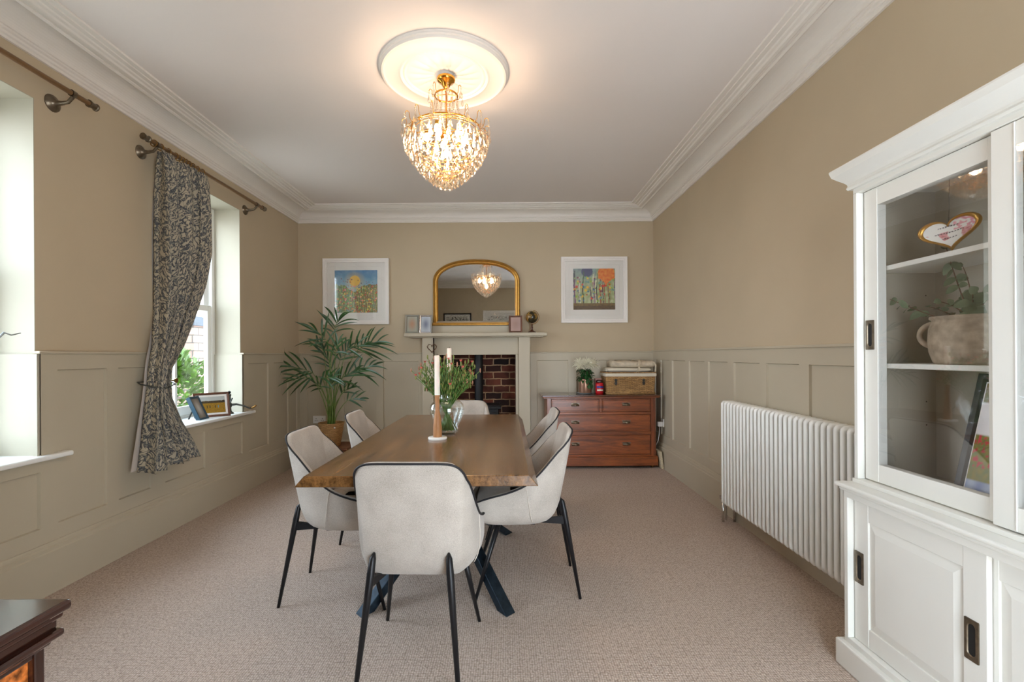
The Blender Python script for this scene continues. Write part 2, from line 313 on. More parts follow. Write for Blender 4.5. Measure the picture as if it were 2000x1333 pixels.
class MB:
    def __init__(s): s.v = []; s.f = []; s.col = None; s.uv = None
    def add(s, vs, fs):
        b = len(s.v); s.v += [Vector(p) for p in vs]; s.f += [tuple(i+b for i in f) for f in fs]; return s
    def box(s, x0, x1, y0, y1, z0, z1):
        x0, x1 = sorted((x0, x1)); y0, y1 = sorted((y0, y1)); z0, z1 = sorted((z0, z1))
        return s.add([(x0,y0,z0),(x1,y0,z0),(x1,y1,z0),(x0,y1,z0),(x0,y0,z1),(x1,y0,z1),(x1,y1,z1),(x0,y1,z1)],
                     [(0,3,2,1),(4,5,6,7),(0,1,5,4),(1,2,6,5),(2,3,7,6),(3,0,4,7)])
    def obox(s, c, ux, uy, uz, hx, hy, hz):
        """box with own axes"""
        c = Vector(c); ux = Vector(ux).normalized(); uy = Vector(uy).normalized(); uz = Vector(uz).normalized()
        P = [c + ux*hx*a + uy*hy*b + uz*hz*d for a, b, d in [(-1,-1,-1),(1,-1,-1),(1,1,-1),(-1,1,-1),(-1,-1,1),(1,-1,1),(1,1,1),(-1,1,1)]]
        return s.add(P, [(0,3,2,1),(4,5,6,7),(0,1,5,4),(1,2,6,5),(2,3,7,6),(3,0,4,7)])
    def tube(s, pts, rad, seg=10, caps=True, closed=False):
        pts = [Vector(p) for p in pts]; n = len(pts)
        rad = rad if isinstance(rad, (list, tuple)) else [rad]*n
        t0 = (pts[1]-pts[0]).normalized()
        up = Vector((0, 0, 1)) if abs(t0.z) < 0.9 else Vector((1, 0, 0))
        nrm = t0.cross(up).normalized(); rings = []
        for i in range(n):
            if closed: t = (pts[(i+1) % n] - pts[i-1]).normalized()
            else: t = (pts[min(i+1, n-1)] - pts[max(i-1, 0)]).normalized()
            nrm = (nrm - t*nrm.dot(t))
            nrm = nrm.normalized() if nrm.length > 1e-6 else t.orthogonal().normalized()
            b = t.cross(nrm)
            rings.append([pts[i] + (nrm*cos(2*pi*k/seg) + b*sin(2*pi*k/seg))*rad[i] for k in range(seg)])
        vs = [p for r in rings for p in r]; fs = []
        m = n if closed else n-1
        for i in range(m):
            for k in range(seg):
                a = i*seg+k; b2 = i*seg+(k+1) % seg; j = ((i+1) % n)*seg
                fs.append((a, b2, j+(k+1) % seg, j+k))
        if caps and not closed:
            fs.append(tuple(range(seg-1, -1, -1))); fs.append(tuple((n-1)*seg+k for k in range(seg)))
        return s.add(vs, fs)
    def lathe(s, prof, c=(0, 0, 0), seg=32, axis='Z', flute=None):
        vs = []; fs = []; n = len(prof)
        for (r, z) in prof:
            for k in range(seg):
                a = 2*pi*k/seg; zz = z + (flute(r, a) if flute else 0)
                p = (r*cos(a), r*sin(a), zz)
                if axis == 'Y': p = (p[0], p[2], p[1])
                if axis == 'X': p = (p[2], p[0], p[1])
                vs.append((p[0]+c[0], p[1]+c[1], p[2]+c[2]))
        for i in range(n-1):
            for k in range(seg):
                fs.append((i*seg+k, i*seg+(k+1) % seg, (i+1)*seg+(k+1) % seg, (i+1)*seg+k))
        if prof[0][0] > 1e-5: fs.append(tuple(range(seg-1, -1, -1)))
        if prof[-1][0] > 1e-5: fs.append(tuple((n-1)*seg+k for k in range(seg)))
        return s.add(vs, fs)
    def sphere(s, c, r, seg=12, rings=8, sc=(1, 1, 1)):
        prof = [(r*sin(pi*i/rings), -r*cos(pi*i/rings)) for i in range(rings+1)]
        b = MB().lathe(prof, seg=seg)
        return s.add([(p.x*sc[0]+c[0], p.y*sc[1]+c[1], p.z*sc[2]+c[2]) for p in b.v], b.f)
    def prism(s, poly, y0, y1, plane='XZ'):
        """closed polygon of 2D points extruded"""
        n = len(poly)
        mk = {'XZ': lambda a, b, t: (a, t, b), 'YZ': lambda a, b, t: (t, a, b), 'XY': lambda a, b, t: (a, b, t)}[plane]
        vs = [mk(a, b, y0) for a, b in poly] + [mk(a, b, y1) for a, b in poly]
        fs = [tuple(range(n)), tuple(range(2*n-1, n-1, -1))] + [(i, i+n, (i+1) % n + n, (i+1) % n) for i in range(n)]
        return s.add(vs, fs)
    def sweep(s, path, prof, closed=False):
        """profile (a,b) swept along list of frames (origin, A, B)"""
        n = len(path); m = len(prof); vs = []
        for (o, A, B) in path:
            o = Vector(o); A = Vector(A); B = Vector(B)
            vs += [o + A*a + B*b for a, b in prof]
        fs = []
        for i in range(n if closed else n-1):
            j = (i+1) % n
            for k in range(m-1): fs.append((i*m+k, i*m+k+1, j*m+k+1, j*m+k))
        return s.add(vs, fs)
    def grid(s, rows):
        """list of rows of points"""
        m = len(rows[0]); vs = [p for r in rows for p in r]; fs = []
        for i in range(len(rows)-1):
            for k in range(m-1): fs.append((i*m+k, i*m+k+1, (i+1)*m+k+1, (i+1)*m+k))
        return s.add(vs, fs)
    def build(s, name, mat, parent=None, world=True, smooth=False, bevel=0.0, bseg=2, origin=None, subsurf=0, solid=0.0, auto=None, recalc=True, **props):
        me = bpy.data.meshes.new(name)
        o = bpy.data.objects.new(name, me); COL.objects.link(o)
        vs = s.v
        if parent is not None:
            o.parent = parent
            if world:
                r = parent
                mi = Matrix.Translation(r.location) @ Matrix.Rotation(r.rotation_euler[2], 4, 'Z')
                q = r.parent
                while q is not None:
                    mi = (Matrix.Translation(q.location) @ Matrix.Rotation(q.rotation_euler[2], 4, 'Z')) @ mi; q = q.parent
                mi = mi.inverted(); vs = [mi @ p for p in vs]
        elif origin is not None:
            org = Vector(origin); o.location = org; vs = [p - org for p in vs]
        me.from_pydata([tuple(p) for p in vs], [], s.f)
        bm = bmesh.new(); bm.from_mesh(me)
        if smooth and s.uv is None and s.col is None:
            bmesh.ops.remove_doubles(bm, verts=bm.verts, dist=1e-6)
        if recalc: bmesh.ops.recalc_face_normals(bm, faces=bm.faces)
        bm.to_mesh(me); bm.free()
        if s.uv is not None:
            ul = me.uv_layers.new(name='cloth')
            for lp in me.loops: ul.data[lp.index].uv = s.uv[lp.vertex_index]
        if s.col is not None:
            ca = me.color_attributes.new('paint', 'FLOAT_COLOR', 'POINT')
            for i, c in enumerate(s.col): ca.data[i].color = c
        if smooth:
            for p in me.polygons: p.use_smooth = True
            if auto is not None:
                try: me.set_sharp_from_angle(angle=radians(auto))
                except Exception: pass
        me.materials.append(mat)
        if bevel > 0:
            b = o.modifiers.new('bevel', 'BEVEL'); b.width = bevel; b.segments = bseg; b.limit_method = 'ANGLE'; b.angle_limit = radians(40)
        if solid:
            b = o.modifiers.new('solid', 'SOLIDIFY'); b.thickness = solid; b.offset = 0
        if subsurf:
            b = o.modifiers.new('sub', 'SUBSURF'); b.levels = subsurf; b.render_levels = subsurf
        return tag(o, **props)

def lerp(a, b, t): return a + (b-a)*t
def interp(x, tab):
    if x <= tab[0][0]: return tab[0][1]
    for (a, p), (b, q) in zip(tab, tab[1:]):
        if x <= b: return lerp(p, q, (x-a)/(b-a)) if b > a else q
    return tab[-1][1]
def bez(p, q, r, n=10):
    p, q, r = Vector(p), Vector(q), Vector(r)
    return [p*(1-t)**2 + q*2*t*(1-t) + r*t*t for t in [i/n for i in range(n+1)]]
def unroll(px, py):
    dx, dy = px-990.0, py-694.0
    return dx - dy*ROLL, dy + dx*ROLL
def W(px, py, d):
    """the point at distance d down the room that the survey of the photograph gives"""
    u, v = unroll(px, py); return Vector((u*d/F, d, 1.22 - v*d/F))
def Wx(px, py, x):
    u, v = unroll(px, py); return W(px, py, F*x/u)

# ------------------------------------------------------------------ room
XL, XR, YB, YR = -2.41, 1.70, 5.50, -0.35
ZC = 2.88
WIN = [(1.37, 2.43), (3.31, 4.30)]
WZ0, WZ1 = 0.72, 2.55
DADO = 1.255

MB().box(XL-0.35, XR+0.2, YR-0.15, YB+0.15, -0.1, 0.0).build('floor', M['carpet'], kind='structure', label='beige looped wool carpet over the whole floor')
MB().box(XL-0.35, XR+0.2, YR-0.15, YB+0.3, ZC, ZC+0.12).build('ceiling', M['ceil'], kind='structure')

# left wall with two window openings
wl = MB(); x0, x1 = XL-0.33, XL
wl.box(x0, x1, YR-0.15, YB+0.1, 0, WZ0); wl.box(x0, x1, YR-0.15, YB+0.1, WZ1, ZC)
for a, b in [(YR-0.15, WIN[0][0]), (WIN[0][1], WIN[1][0]), (WIN[1][1], YB+0.1)]: wl.box(x0, x1, a, b, WZ0, WZ1)
wall_left = wl.build('wall_left', M['wall'], kind='structure')
rv = MB()
for a, b in WIN:
    rv.box(XL-0.235, XL+0.0015, b-0.004, b+0.0, WZ0, WZ1); rv.box(XL-0.235, XL+0.0015, a, a+0.004, WZ0, WZ1)
    rv.box(XL-0.235, XL+0.0015, a, b, WZ1-0.004, WZ1)
    for q in ((b-0.016, b-0.004), (a+0.004, a+0.016)): rv.box(XL-0.235, XL+0.024, q[0], q[1], WZ0, DADO-0.015)
rv.build('window_reveal', M['reveal'], wall_left)

# back wall with fireplace opening
FX0, FX1, FZ = -0.775, 0.10, 1.225
wb = MB()
wb.box(XL-0.3, FX0, YB, YB+0.12, 0, ZC); wb.box(FX1, XR+0.3, YB, YB+0.12, 0, ZC); wb.box(FX0, FX1, YB, YB+0.12, FZ, ZC)
wall_back = wb.build('wall_back', M['wall'], kind='structure')
wall_right = MB().box(XR, XR+0.15, YR-0.15, YB+0.1, 0, ZC).build('wall_right', M['wall'], kind='structure')
wr = MB(); DX0, DX1, DZ = 0.30, 1.60, 2.05  # opening added behind the camera to let fill daylight in
wr.box(XL-0.3, DX0, YR-0.2, YR, 0, ZC); wr.box(DX1, XR+0.15, YR-0.2, YR, 0, ZC); wr.box(DX0, DX1, YR-0.2, YR, DZ, ZC)
wall_rear = wr.build('wall_rear', M['wall'], kind='structure')
df = MB()
df.box(DX0-0.09, DX0, YR-0.2, YR+0.02, 0, DZ+0.09); df.box(DX1, DX1+0.09, YR-0.2, YR+0.02, 0, DZ+0.09); df.box(DX0, DX1, YR-0.2, YR+0.02, DZ, DZ+0.09)
df.build('fill_opening_frame', M['gloss'], kind='structure')  # casing of the added fill-light opening

def relief(place, a0, a1, z0, z1, panels, recess=0.014, holes=()):
    """raised stiles and rails round sunk panels; place(a, z, h) -> point"""
    mb = MB()
    A = sorted({a0, a1, *[p[0] for p in panels], *[p[1] for p in panels], *[h[0] for h in holes], *[h[1] for h in holes]})
    Z = sorted({z0, z1, *[p[2] for p in panels], *[p[3] for p in panels], *[h[2] for h in holes], *[h[3] for h in holes]})
    A = [a for a in A if a0 <= a <= a1]; Z = [z for z in Z if z0 <= z <= z1]
    for a, b in zip(A, A[1:]):
        for c, d in zip(Z, Z[1:]):
            m = ((a+b)/2, (c+d)/2)
            if any(h[0] < m[0] < h[1] and h[2] < m[1] < h[3] for h in holes): continue
            if any(p[0] < m[0] < p[1] and p[2] < m[1] < p[3] for p in panels): continue
            mb.add([place(a, c, 0), place(b, c, 0), place(b, d, 0), place(a, d, 0)], [(0, 1, 2, 3)])
    e = 0.004
    for p in panels:
        a, b, c, d = p
        q = [(a, c), (b, c), (b, d), (a, d)]; q2 = [(a+e, c+e), (b-e, c+e), (b-e, d-e), (a+e, d-e)]
        mb.add([place(x, z, 0) for x, z in q] + [place(x, z, -recess) for x, z in q2],
               [(0, 1, 5, 4), (1, 2, 6, 5), (2, 3, 7, 6), (3, 0, 4, 7), (4, 5, 6, 7)])
    return mb
PZ0, PZ1 = 0.345, 1.157
lp = [(-0.25, 0.0, PZ0, PZ1), (0.085, 0.42, PZ0, PZ1), (0.505, 0.84, PZ0, PZ1), (0.925, 1.29, PZ0, PZ1),
      (1.40, 1.86, PZ0, 0.635), (1.945, 2.425, PZ0, 0.635), (2.52, 2.83, PZ0, PZ1), (2.915, 3.18, PZ0, PZ1),
      (3.31, 3.75, PZ0, 0.635), (3.84, 4.28, PZ0, 0.635), (4.38, 4.75, PZ0, PZ1), (4.86, 5.18, PZ0, PZ1), (5.26, 5.40, PZ0, PZ1)]
holes = [(a, b, WZ0, 5) for a, b in WIN]
XP = XL+0.028
relief(lambda a, z, h: (XP+h, a, z), YR, YB-0.02, 0.0, DADO-0.005, lp, holes=holes).build('wall_panelling', M['panel'], wall_left, recalc=False)
# back wall panels
YP = YB-0.026
bp = [(-2.30, -1.97, PZ0, PZ1), (-1.88, -1.51, PZ0, PZ1), (-1.425, -1.02, PZ0, PZ1)]
pb = MB(); 
q = relief(lambda a, z, h: (a, YP-h, z), XL+0.02, -0.96, 0, DADO-0.005, bp); pb.add(q.v, q.f)
bp2 = [(0.345, 0.705, PZ0, PZ1), (0.80, 1.15, PZ0, PZ1), (1.235, 1.60, PZ0, PZ1)]
q = relief(lambda a, z, h: (a, YP-h, z), 0.27, XR, 0, DADO-0.005, bp2); pb.add(q.v, q.f)
pb.build('wall_panelling', M['panel'], wall_back, recalc=False)
XQ = XR-0.018
rpn = [(5.30, 5.42, PZ0, PZ1)]
yy = 5.22
edges = [(4.93, 5.21), (4.49, 4.85), (4.05, 4.40), (3.63, 3.98), (3.17, 3.53), (2.74, 3.09), (2.30, 2.65)] + [(2.30-0.44*k, 2.65-0.44*k) for k in range(1, 6)]
for a, b in edges: rpn.append((a, b, PZ0, PZ1))
relief(lambda a, z, h: (XQ-h, a, z), YR, YB-0.02, 0, DADO+0.005, rpn).build('wall_panelling', M['panel'], wall_right, recalc=False)

# dado rails
trims = 0
def trim(mb, mat, **k):
    global trims; trims += 1
    return mb.build('trim_%d' % trims, mat, kind='structure', **k)
dr = MB()
for a, b in [(YR, WIN[0][0]), (WIN[0][1]-0.016, WIN[1][0]+0.016), (WIN[1][1]-0.016, YB-0.02)]:
    dr.box(XL, XP+0.012, a, b, DADO-0.014, DADO)
trim(dr, M['panel'], bevel=0.004)
trim(MB().box(XL, -0.96, YP-0.010, YB, DADO-0.014, DADO).box(0.27, XR, YP-0.010, YB, DADO-0.014, DADO), M['panel'], bevel=0.004)
trim(MB().box(XQ-0.010, XR, YR, YB, DADO-0.004, DADO+0.012), M['panel'], bevel=0.004)

# skirting with stepped moulding
sk = [(0.0, 0.262), (0.006, 0.262), (0.010, 0.252), (0.010, 0.244), (0.018, 0.238), (0.018, 0.222), (0.024, 0.216), (0.024, 0.0)]
MB().sweep([((XP, YR, 0), (1, 0, 0), (0, 0, 1)), ((XP, YB-0.02, 0), (1, 0, 0), (0, 0, 1))], sk).build('baseboard_left', M['panel'], kind='structure')
q = MB().sweep([((XL+0.02, YP, 0), (0, -1, 0), (0, 0, 1)), ((-0.96, YP, 0), (0, -1, 0), (0, 0, 1))], sk)
q.sweep([((0.27, YP, 0), (0, -1, 0), (0, 0, 1)), ((XR, YP, 0), (0, -1, 0), (0, 0, 1))], sk); q.build('baseboard_back', M['panel'], kind='structure')
MB().sweep([((XQ, YR, 0), (-1, 0, 0), (0, 0, 1)), ((XQ, YB-0.02, 0), (-1, 0, 0), (0, 0, 1))], sk).build('baseboard_right', M['panel'], kind='structure')

# cornice (continuous round the room): profile (out from wall, height)
cove = [(0.042 + 0.123*(1-cos(t*pi/2)), 2.812 + 0.056*sin(t*pi/2)) for t in [i/9 for i in range(10)]]
prof = [(0, 2.757), (0.014, 2.757), (0.014, 2.772), (0.022, 2.777), (0.024, 2.788), (0.034, 2.793), (0.034, 2.802), (0.042, 2.805)] + cove + \
       [(0.166, 2.856), (0.180, 2.850), (0.192, 2.856), (0.192, 2.862), (0.204, 2.862), (0.212, 2.856), (0.232, 2.856), (0.240, 2.864), (0.256, 2.866),
        (0.262, 2.873), (0.284, 2.873), (0.286, 2.868), (0.294, 2.868), (0.296, 2.874), (0.322, 2.874), (0.324, 2.869), (0.332, 2.869), (0.334, 2.8802)]
path = [((XL, YR, 0), (1, 1, 0), (0, 0, 1)), ((XR, YR, 0), (-1, 1, 0), (0, 0, 1)), ((XR, YB, 0), (-1, -1, 0), (0, 0, 1)), ((XL, YB, 0), (1, -1, 0), (0, 0, 1))]
trim(MB().sweep(path, prof, closed=True), M['cornice'])

# ceiling rose
def flute(r, a):
    if 0.055 < r < 0.215: 
        w = sin(pi*(r-0.055)/0.16)
        return -0.012*w*abs(sin(9*a + 9*r))**0.7
    if 0.222 < r < 0.236: return -0.003*(1+cos(72*a))*0.5
    return 0
rp_ = [(0.376, 0), (0.376, -0.008), (0.370, -0.012), (0.370, -0.020), (0.363, -0.024), (0.360, -0.032), (0.350, -0.034), (0.343, -0.028), (0.335, -0.026),
       (0.268, -0.024), (0.262, -0.030), (0.254, -0.034), (0.246, -0.030), (0.240, -0.024), (0.234, -0.028), (0.230, -0.030), (0.224, -0.028), (0.218, -0.022)]
rp_ += [(r/1000, -0.022) for r in range(210, 50, -10)] + [(0.052, -0.03), (0.045, -0.04), (0.0, -0.042)]
rose_c = (-0.355, 2.79, ZC)
MB().lathe(rp_, rose_c, seg=216, flute=flute).build('ceiling_rose', M['cornice'], smooth=True, auto=50, origin=rose_c,
    label='large round moulded plaster ceiling rose above the chandelier', cat='ceiling rose')

# ------------------------------------------------------------------ windows
def window(idx, y0, y1):
    w = empty('window_%d' % idx, (XL-0.2, (y0+y1)/2, WZ0), kind='structure')
    xa = XL-0.30; xb = XL-0.225
    f = MB(); t = 0.045
    f.box(xa, xb, y0, y0+t, WZ0, WZ1); f.box(xa, xb, y1-t, y1, WZ0, WZ1); f.box(xa, xb, y0+t, y1-t, WZ1-t, WZ1); f.box(xa, xb, y0+t, y1-t, WZ0, WZ0+0.02)
    f.build('window_frame', M['gloss'], w, bevel=0.004)
    ym = (y0+y1)/2; zm = 1.645
    for (x_in, x_out, z0, z1, nm) in ((xb-0.008, xb-0.040, WZ0+0.02, zm+0.03, 'lower_sash'), (xb-0.042, xb-0.072, zm-0.02, WZ1-t, 'upper_sash')):
        s_ = MB(); a, b = y0+t, y1-t; st = 0.05
        s_.box(x_out, x_in, a, a+st, z0, z1); s_.box(x_out, x_in, b-st, b, z0, z1)
        s_.box(x_out, x_in, a+st, b-st, z0, z0+(0.075 if nm[0] == 'l' else 0.05)); s_.box(x_out, x_in, a+st, b-st, z1-0.05, z1)
        s_.box(x_out+0.004, x_in-0.004, ym-0.013, ym+0.013, z0+0.05, z1-0.05)
        so = s_.build(nm, M['gloss'], w, bevel=0.004)
        MB().box((x_in+x_out)/2-0.003, (x_in+x_out)/2+0.003, a+0.045, b-0.045, z0+0.045, z1-0.045).build('pane', M['pane'], so)
        if nm[0] == 'l':
            MB().box(x_in-0.03, x_in-0.004, ym-0.11, ym-0.07, z1, z1+0.012).sphere((x_in-0.017, ym-0.09, z1+0.02), 0.010).build('latch', M['brass'], so)
    sash_horn = MB().box(xb-0.04, xb-0.012, y1-t-0.05, y1-t-0.01, zm+0.03, zm+0.05)
    sill = MB().box(XL-0.232, XP+0.034, y0-0.12, y1+0.15, WZ0-0.026, WZ0)
    sill.box(XL-0.24, XP-0.02, y0+0.004, y1-0.004, WZ0-0.02, WZ0+0.002)
    sill.build('window_sill', M['gloss'], w, bevel=0.009, bseg=3)
    return w
window(1, *WIN[0]); window(2, *WIN[1])

# curtain poles
def pole(y0, y1, label, rings=()):
    z = 2.625; x = XL+0.11
    e = empty('curtain_pole', (XL, (y0+y1)/2, z), label=label, cat='curtain pole', group='curtain poles over the windows')
    MB().tube([(x, y0, z), (x, y1, z)], 0.0135, 14).build('pole', M['polewood'], e, smooth=True, auto=50)
    for ye, sg in ((y0, -1), (y1, 1)):
        MB().lathe([(0.0, -0.05), (0.021, -0.05), (0.021, -0.043), (0.0165, -0.04), (0.0165, -0.01), (0.021, -0.006), (0.021, 0.0), (0.0, 0.0)], (x, ye+(0.035 if sg > 0 else 0.015), z), 16, 'Y').build('finial', M['antique'], e, smooth=True, auto=40)
    for yb in (y0+0.09, y1-0.11):
        m = MB(); m.lathe([(0.0, 0), (0.045, 0), (0.043, 0.006), (0.026, 0.016), (0.013, 0.03), (0.010, 0.06)], (XL, yb, z-0.05), 20, 'X')
        m.tube([(XL+0.05, yb, z-0.05), (XL+0.085, yb, z-0.045), (x, yb, z-0.018)], [0.010, 0.009, 0.009], 10)
        m.lathe([(0.018, -0.012), (0.018, 0.012), (0.014, 0.012), (0.014, -0.012), (0.018, -0.012)], (x, yb, z), 16, 'Y')
        m.build('bracket', M['antique'], e, smooth=True, auto=50)
    for yr in rings:
        pts = [(x+0.021*cos(a), yr, z+0.021*sin(a)-0.004) for a in [2*pi*i/16 for i in range(16)]]
        MB().tube(pts, 0.0032, 6, closed=True).build('ring', M['brass'], e, smooth=True)
pole(1.18, 2.64, 'bronze curtain pole with no curtain, above the window at the edge of the picture')
pole(3.05, 4.50, 'bronze curtain pole carrying the patterned curtain, above the sash window', [3.11, 3.17, 3.24, 3.31, 3.345, 3.38, 3.415, 3.45, 3.49, 3.54, 3.60])

# curtain, tied back
cur = empty('curtain', (XL+0.11, 3.37, 0.5), label='blue-grey leaf patterned curtain tied back, hanging beside the sash window', cat='curtain')
rowsz = [ # z, y_left, y_right, x centre, fold amplitude, folds phase
 (2.595, 3.10, 3.67, -2.295, 0.020), (2.52, 3.10, 3.68, -2.288, 0.032), (2.3, 3.09, 3.67, -2.287, 0.040), (2.0, 3.08, 3.64, -2.283, 0.043),
 (1.75, 3.075, 3.54, -2.278, 0.043), (1.50, 3.06, 3.40, -2.272, 0.038), (1.30, 3.04, 3.28, -2.268, 0.033), (1.15, 3.01, 3.17, -2.27, 0.028),
 (1.05, 2.99, 3.14, -2.262, 0.028), (0.95, 2.97, 3.15, -2.255, 0.030), (0.80, 2.94, 3.24, -2.245, 0.036), (0.65, 2.91, 3.36, -2.235, 0.042), (0.50, 2.88, 3.46, -2.23, 0.046)]
def currow(z):
    return [interp(-z, [(-r[0], r[k]) for r in rowsz]) for k in (1, 2, 3, 4)]
NU, NV = 150, 90; cb_ = MB(); uvs = []
for j in range(NV+1):
    z = lerp(2.595, 0.50, j/NV); ya, yb, xc, am = currow(z); ya += 0.045; yb -= interp(z, [(0.5, 0.06), (1.0, 0.0), (2.5, 0.02)])
    sm = 0
    for i in range(NU+1):
        t = i/NU; ph = 2*pi*(4.6*t + 0.22*sin(2*pi*t*1.7) + 0.05*sin(3*z)) + 1.2
        y = lerp(ya, yb, t) + 0.012*sin(2*ph)*min(1, am/0.03)*0.8
        x = xc + am*1.65*(2*(0.5+0.5*sin(ph))**0.65-1) + 0.007*sin(ph*2.3+z*2)
        zz = z
        if j == 0: zz = z + 0.004*sin(ph*3)
        if z < 0.75: zz = z + (0.75-z)*(0.10*t)           # hem rises towards the swept side
        cb_.v.append(Vector((x, y, zz))); uvs.append((t*1.75, z))
for j in range(NV):
    for i in range(NU):
        a = j*(NU+1)+i; cb_.f.append((a, a+1, a+NU+2, a+NU+1))
cb_.uv = uvs
cb_.build('cloth', M['curtain'], cur, smooth=True, recalc=False, solid=0.003)
ln = MB(); rows = []
for j in range(41):
    z = lerp(2.5, 0.51, j/40); ya, yb, xc, am = currow(z); ya += 0.045; yb -= 0.06
    rows.append([(max(xc-am*1.65-0.006-0.006*(1-t), XL+0.035), lerp(ya+interp(z, [(0.6, -0.004), (1.2, 0.004), (1.5, 0.05)]), yb-0.02, t), z) for t in (0, 0.05, 0.3, 0.6, 1.0)])
ln.grid(rows); ln.build('lining', M['lining'], cur, smooth=True)
tb = MB(); tb.tube([Vector((XP, 3.33, 1.06)), Vector((-2.30, 3.25, 1.055)), Vector((-2.215, 3.175, 1.04)), Vector((-2.205, 3.08, 1.02)), Vector((-2.225, 3.01, 1.03)), Vector((-2.30, 2.985, 1.05)), Vector((-2.355, 3.03, 1.06)), Vector((-2.365, 3.2, 1.06)), Vector((XP-0.0, 3.32, 1.058))], 0.0045, 8)
tb.build('tieback_cord', M['rusty'], cur, smooth=True)
hk = MB().lathe([(0.0, 0.0), (0.018, 0), (0.016, 0.006), (0.006, 0.01), (0.006, 0.045), (0.016, 0.05), (0.018, 0.06), (0.0, 0.066)], (XP, 3.345, 1.055), 16, 'X')
tag(hk.build('tieback_hook', M['brass'], smooth=True, auto=50, origin=(XP, 3.345, 1.055)), 'small brass tieback hook on the panelling next to the curtain', 'hook')

# ------------------------------------------------------------------ fireplace
fs = empty('fireplace_surround', (-0.345, YB, 0), label='painted stone-coloured fireplace surround with plain mantel shelf', cat='fireplace surround')
MB().box(-0.955, -0.83, YB-0.14, YB-0.002, 0.031, 1.432).build('jamb', M['panel'], fs, bevel=0.004)
MB().box(0.135, 0.262, YB-0.14, YB-0.002, 0.031, 1.432).build('jamb', M['panel'], fs, bevel=0.004)
MB().box(-0.83, 0.135, YB-0.06, YB-0.002, 1.225, 1.432).build('header', M['panel'], fs, bevel=0.003)
for a, b in ((-0.83, FX0), (FX1, 0.135)): MB().box(a, b, YB-0.06, YB-0.002, 0.03, 1.225).build('slip', M['panel'], fs, bevel=0.003)
MB().box(-1.145, 0.452, YB-0.20, YB-0.002, 1.432, 1.472).box(-1.10, 0.41, YB-0.165, YB-0.002, 1.42, 1.434).build('mantel_shelf', M['panel'], fs, bevel=0.012, bseg=3)
MB().box(-0.86, 0.17, YB-0.035, YB-0.002, 1.472, 1.562).build('upstand', M['panel'], fs, bevel=0.003)
MB().box(-0.84, -0.83, YB-0.139, YB-0.062, 1.235, 1.43).build('dark_strip', M['brownwood'], fs)  # dark brown strip along the inner side of the left jamb
fb = MB()
fb.box(FX0-0.08, FX0, YB+0.0, YB+0.5, 0, FZ+0.1); fb.box(FX1, FX1+0.08, YB+0.0, YB+0.5, 0, FZ+0.1); fb.box(FX0, FX1, YB+0.42, YB+0.5, 0, FZ+0.1)
fb.box(FX0, FX1, YB+0.12, YB+0.42, FZ+0.02, FZ+0.1)
tag(fb.build('fireplace_recess', M['brick'], origin=(-0.34, YB+0.2, 0)), 'sooty old brick fireplace recess behind the stove', 'fireplace recess')
tag(MB().box(-0.96, 0.27, YB-0.33, YB-0.002, 0.0, 0.03).box(FX0, FX1, YB-0.002, YB+0.42, 0.0, 0.03).build('hearth', M['slate'], bevel=0.004, origin=(-0.34, YB, 0)), 'dark slate hearth under the stove', 'hearth')
st = empty('wood_burning_stove', (-0.335, YB+0.13, 0.03), label='black iron wood-burning stove with flue pipe in the brick recess', cat='stove')
MB().box(-0.57, -0.10, YB-0.02, YB+0.30, 0.13, 0.60).build('body', M['blackmatte'], st, bevel=0.01)
MB().box(-0.60, -0.07, YB-0.04, YB+0.32, 0.60, 0.625).box(-0.585, -0.085, YB-0.03, YB+0.31, 0.625, 0.64).build('top_plate', M['blackmatte'], st, bevel=0.005)
d_ = MB().box(-0.54, -0.13, YB-0.045, YB-0.02, 0.2, 0.56).build('door', M['blackmatte'], st, bevel=0.006)
MB().box(-0.50, -0.17, YB-0.05, YB-0.044, 0.24, 0.52).build('glass', M['hole'], d_)
MB().tube([(-0.16, YB-0.07, 0.33), (-0.16, YB-0.07, 0.43)], 0.008, 8).build('handle', M['chrome'], d_, smooth=True)
for sx_ in (-0.53, -0.14):
    for sy_ in (YB+0.01, YB+0.26): MB().box(sx_-0.02, sx_+0.02, sy_-0.02, sy_+0.02, 0.03, 0.13).build('leg', M['blackmatte'], st)
MB().tube([(-0.335, YB+0.15, 0.64), (-0.335, YB+0.15, 1.24)], 0.050, 28).build('flue_pipe', M['blackmatte'], st, smooth=True, auto=50)
MB().lathe([(0.0, 0), (0.064, 0), (0.064, 0.018), (0.054, 0.026), (0.0, 0.026)], (-0.335, YB+0.15, 0.64), 28).build('flue_collar', M['antique'], st, smooth=True, auto=40)

# twig heart hanging from the mantel
hp = []
for i in range(40):
    a = 2*pi*i/40; hp.append((16*sin(a)**3/16, (13*cos(a)-5*cos(2*a)-2*cos(3*a)-cos(4*a))/16))
hc = Vector((-0.832, YB-0.215, 1.305))
tw = MB(); random.seed(3)
for k in range(4):
    tw.tube([hc + Vector((x*0.05+random.uniform(-.004, .004), random.uniform(-.005, .005), z*0.05+random.uniform(-.004, .004))) for x, z in hp], 0.0022, 5, closed=True)
for k in range(46):
    x, z = random.choice(hp); p = hc + Vector((x*0.05, 0, z*0.05)); tw.tube([p, p+Vector((random.uniform(-.016, .016), random.uniform(-.008, .004), random.uniform(-.016, .016)))], [0.0015, 0.0006], 4)
tw.tube([hc+Vector((0, 0, 0.03)), hc+Vector((0, 0.0, 0.125))], 0.001, 4)
tag(tw.build('twig_heart', M['twig'], origin=hc), 'small twig heart hanging from the mantel shelf', 'ornament')

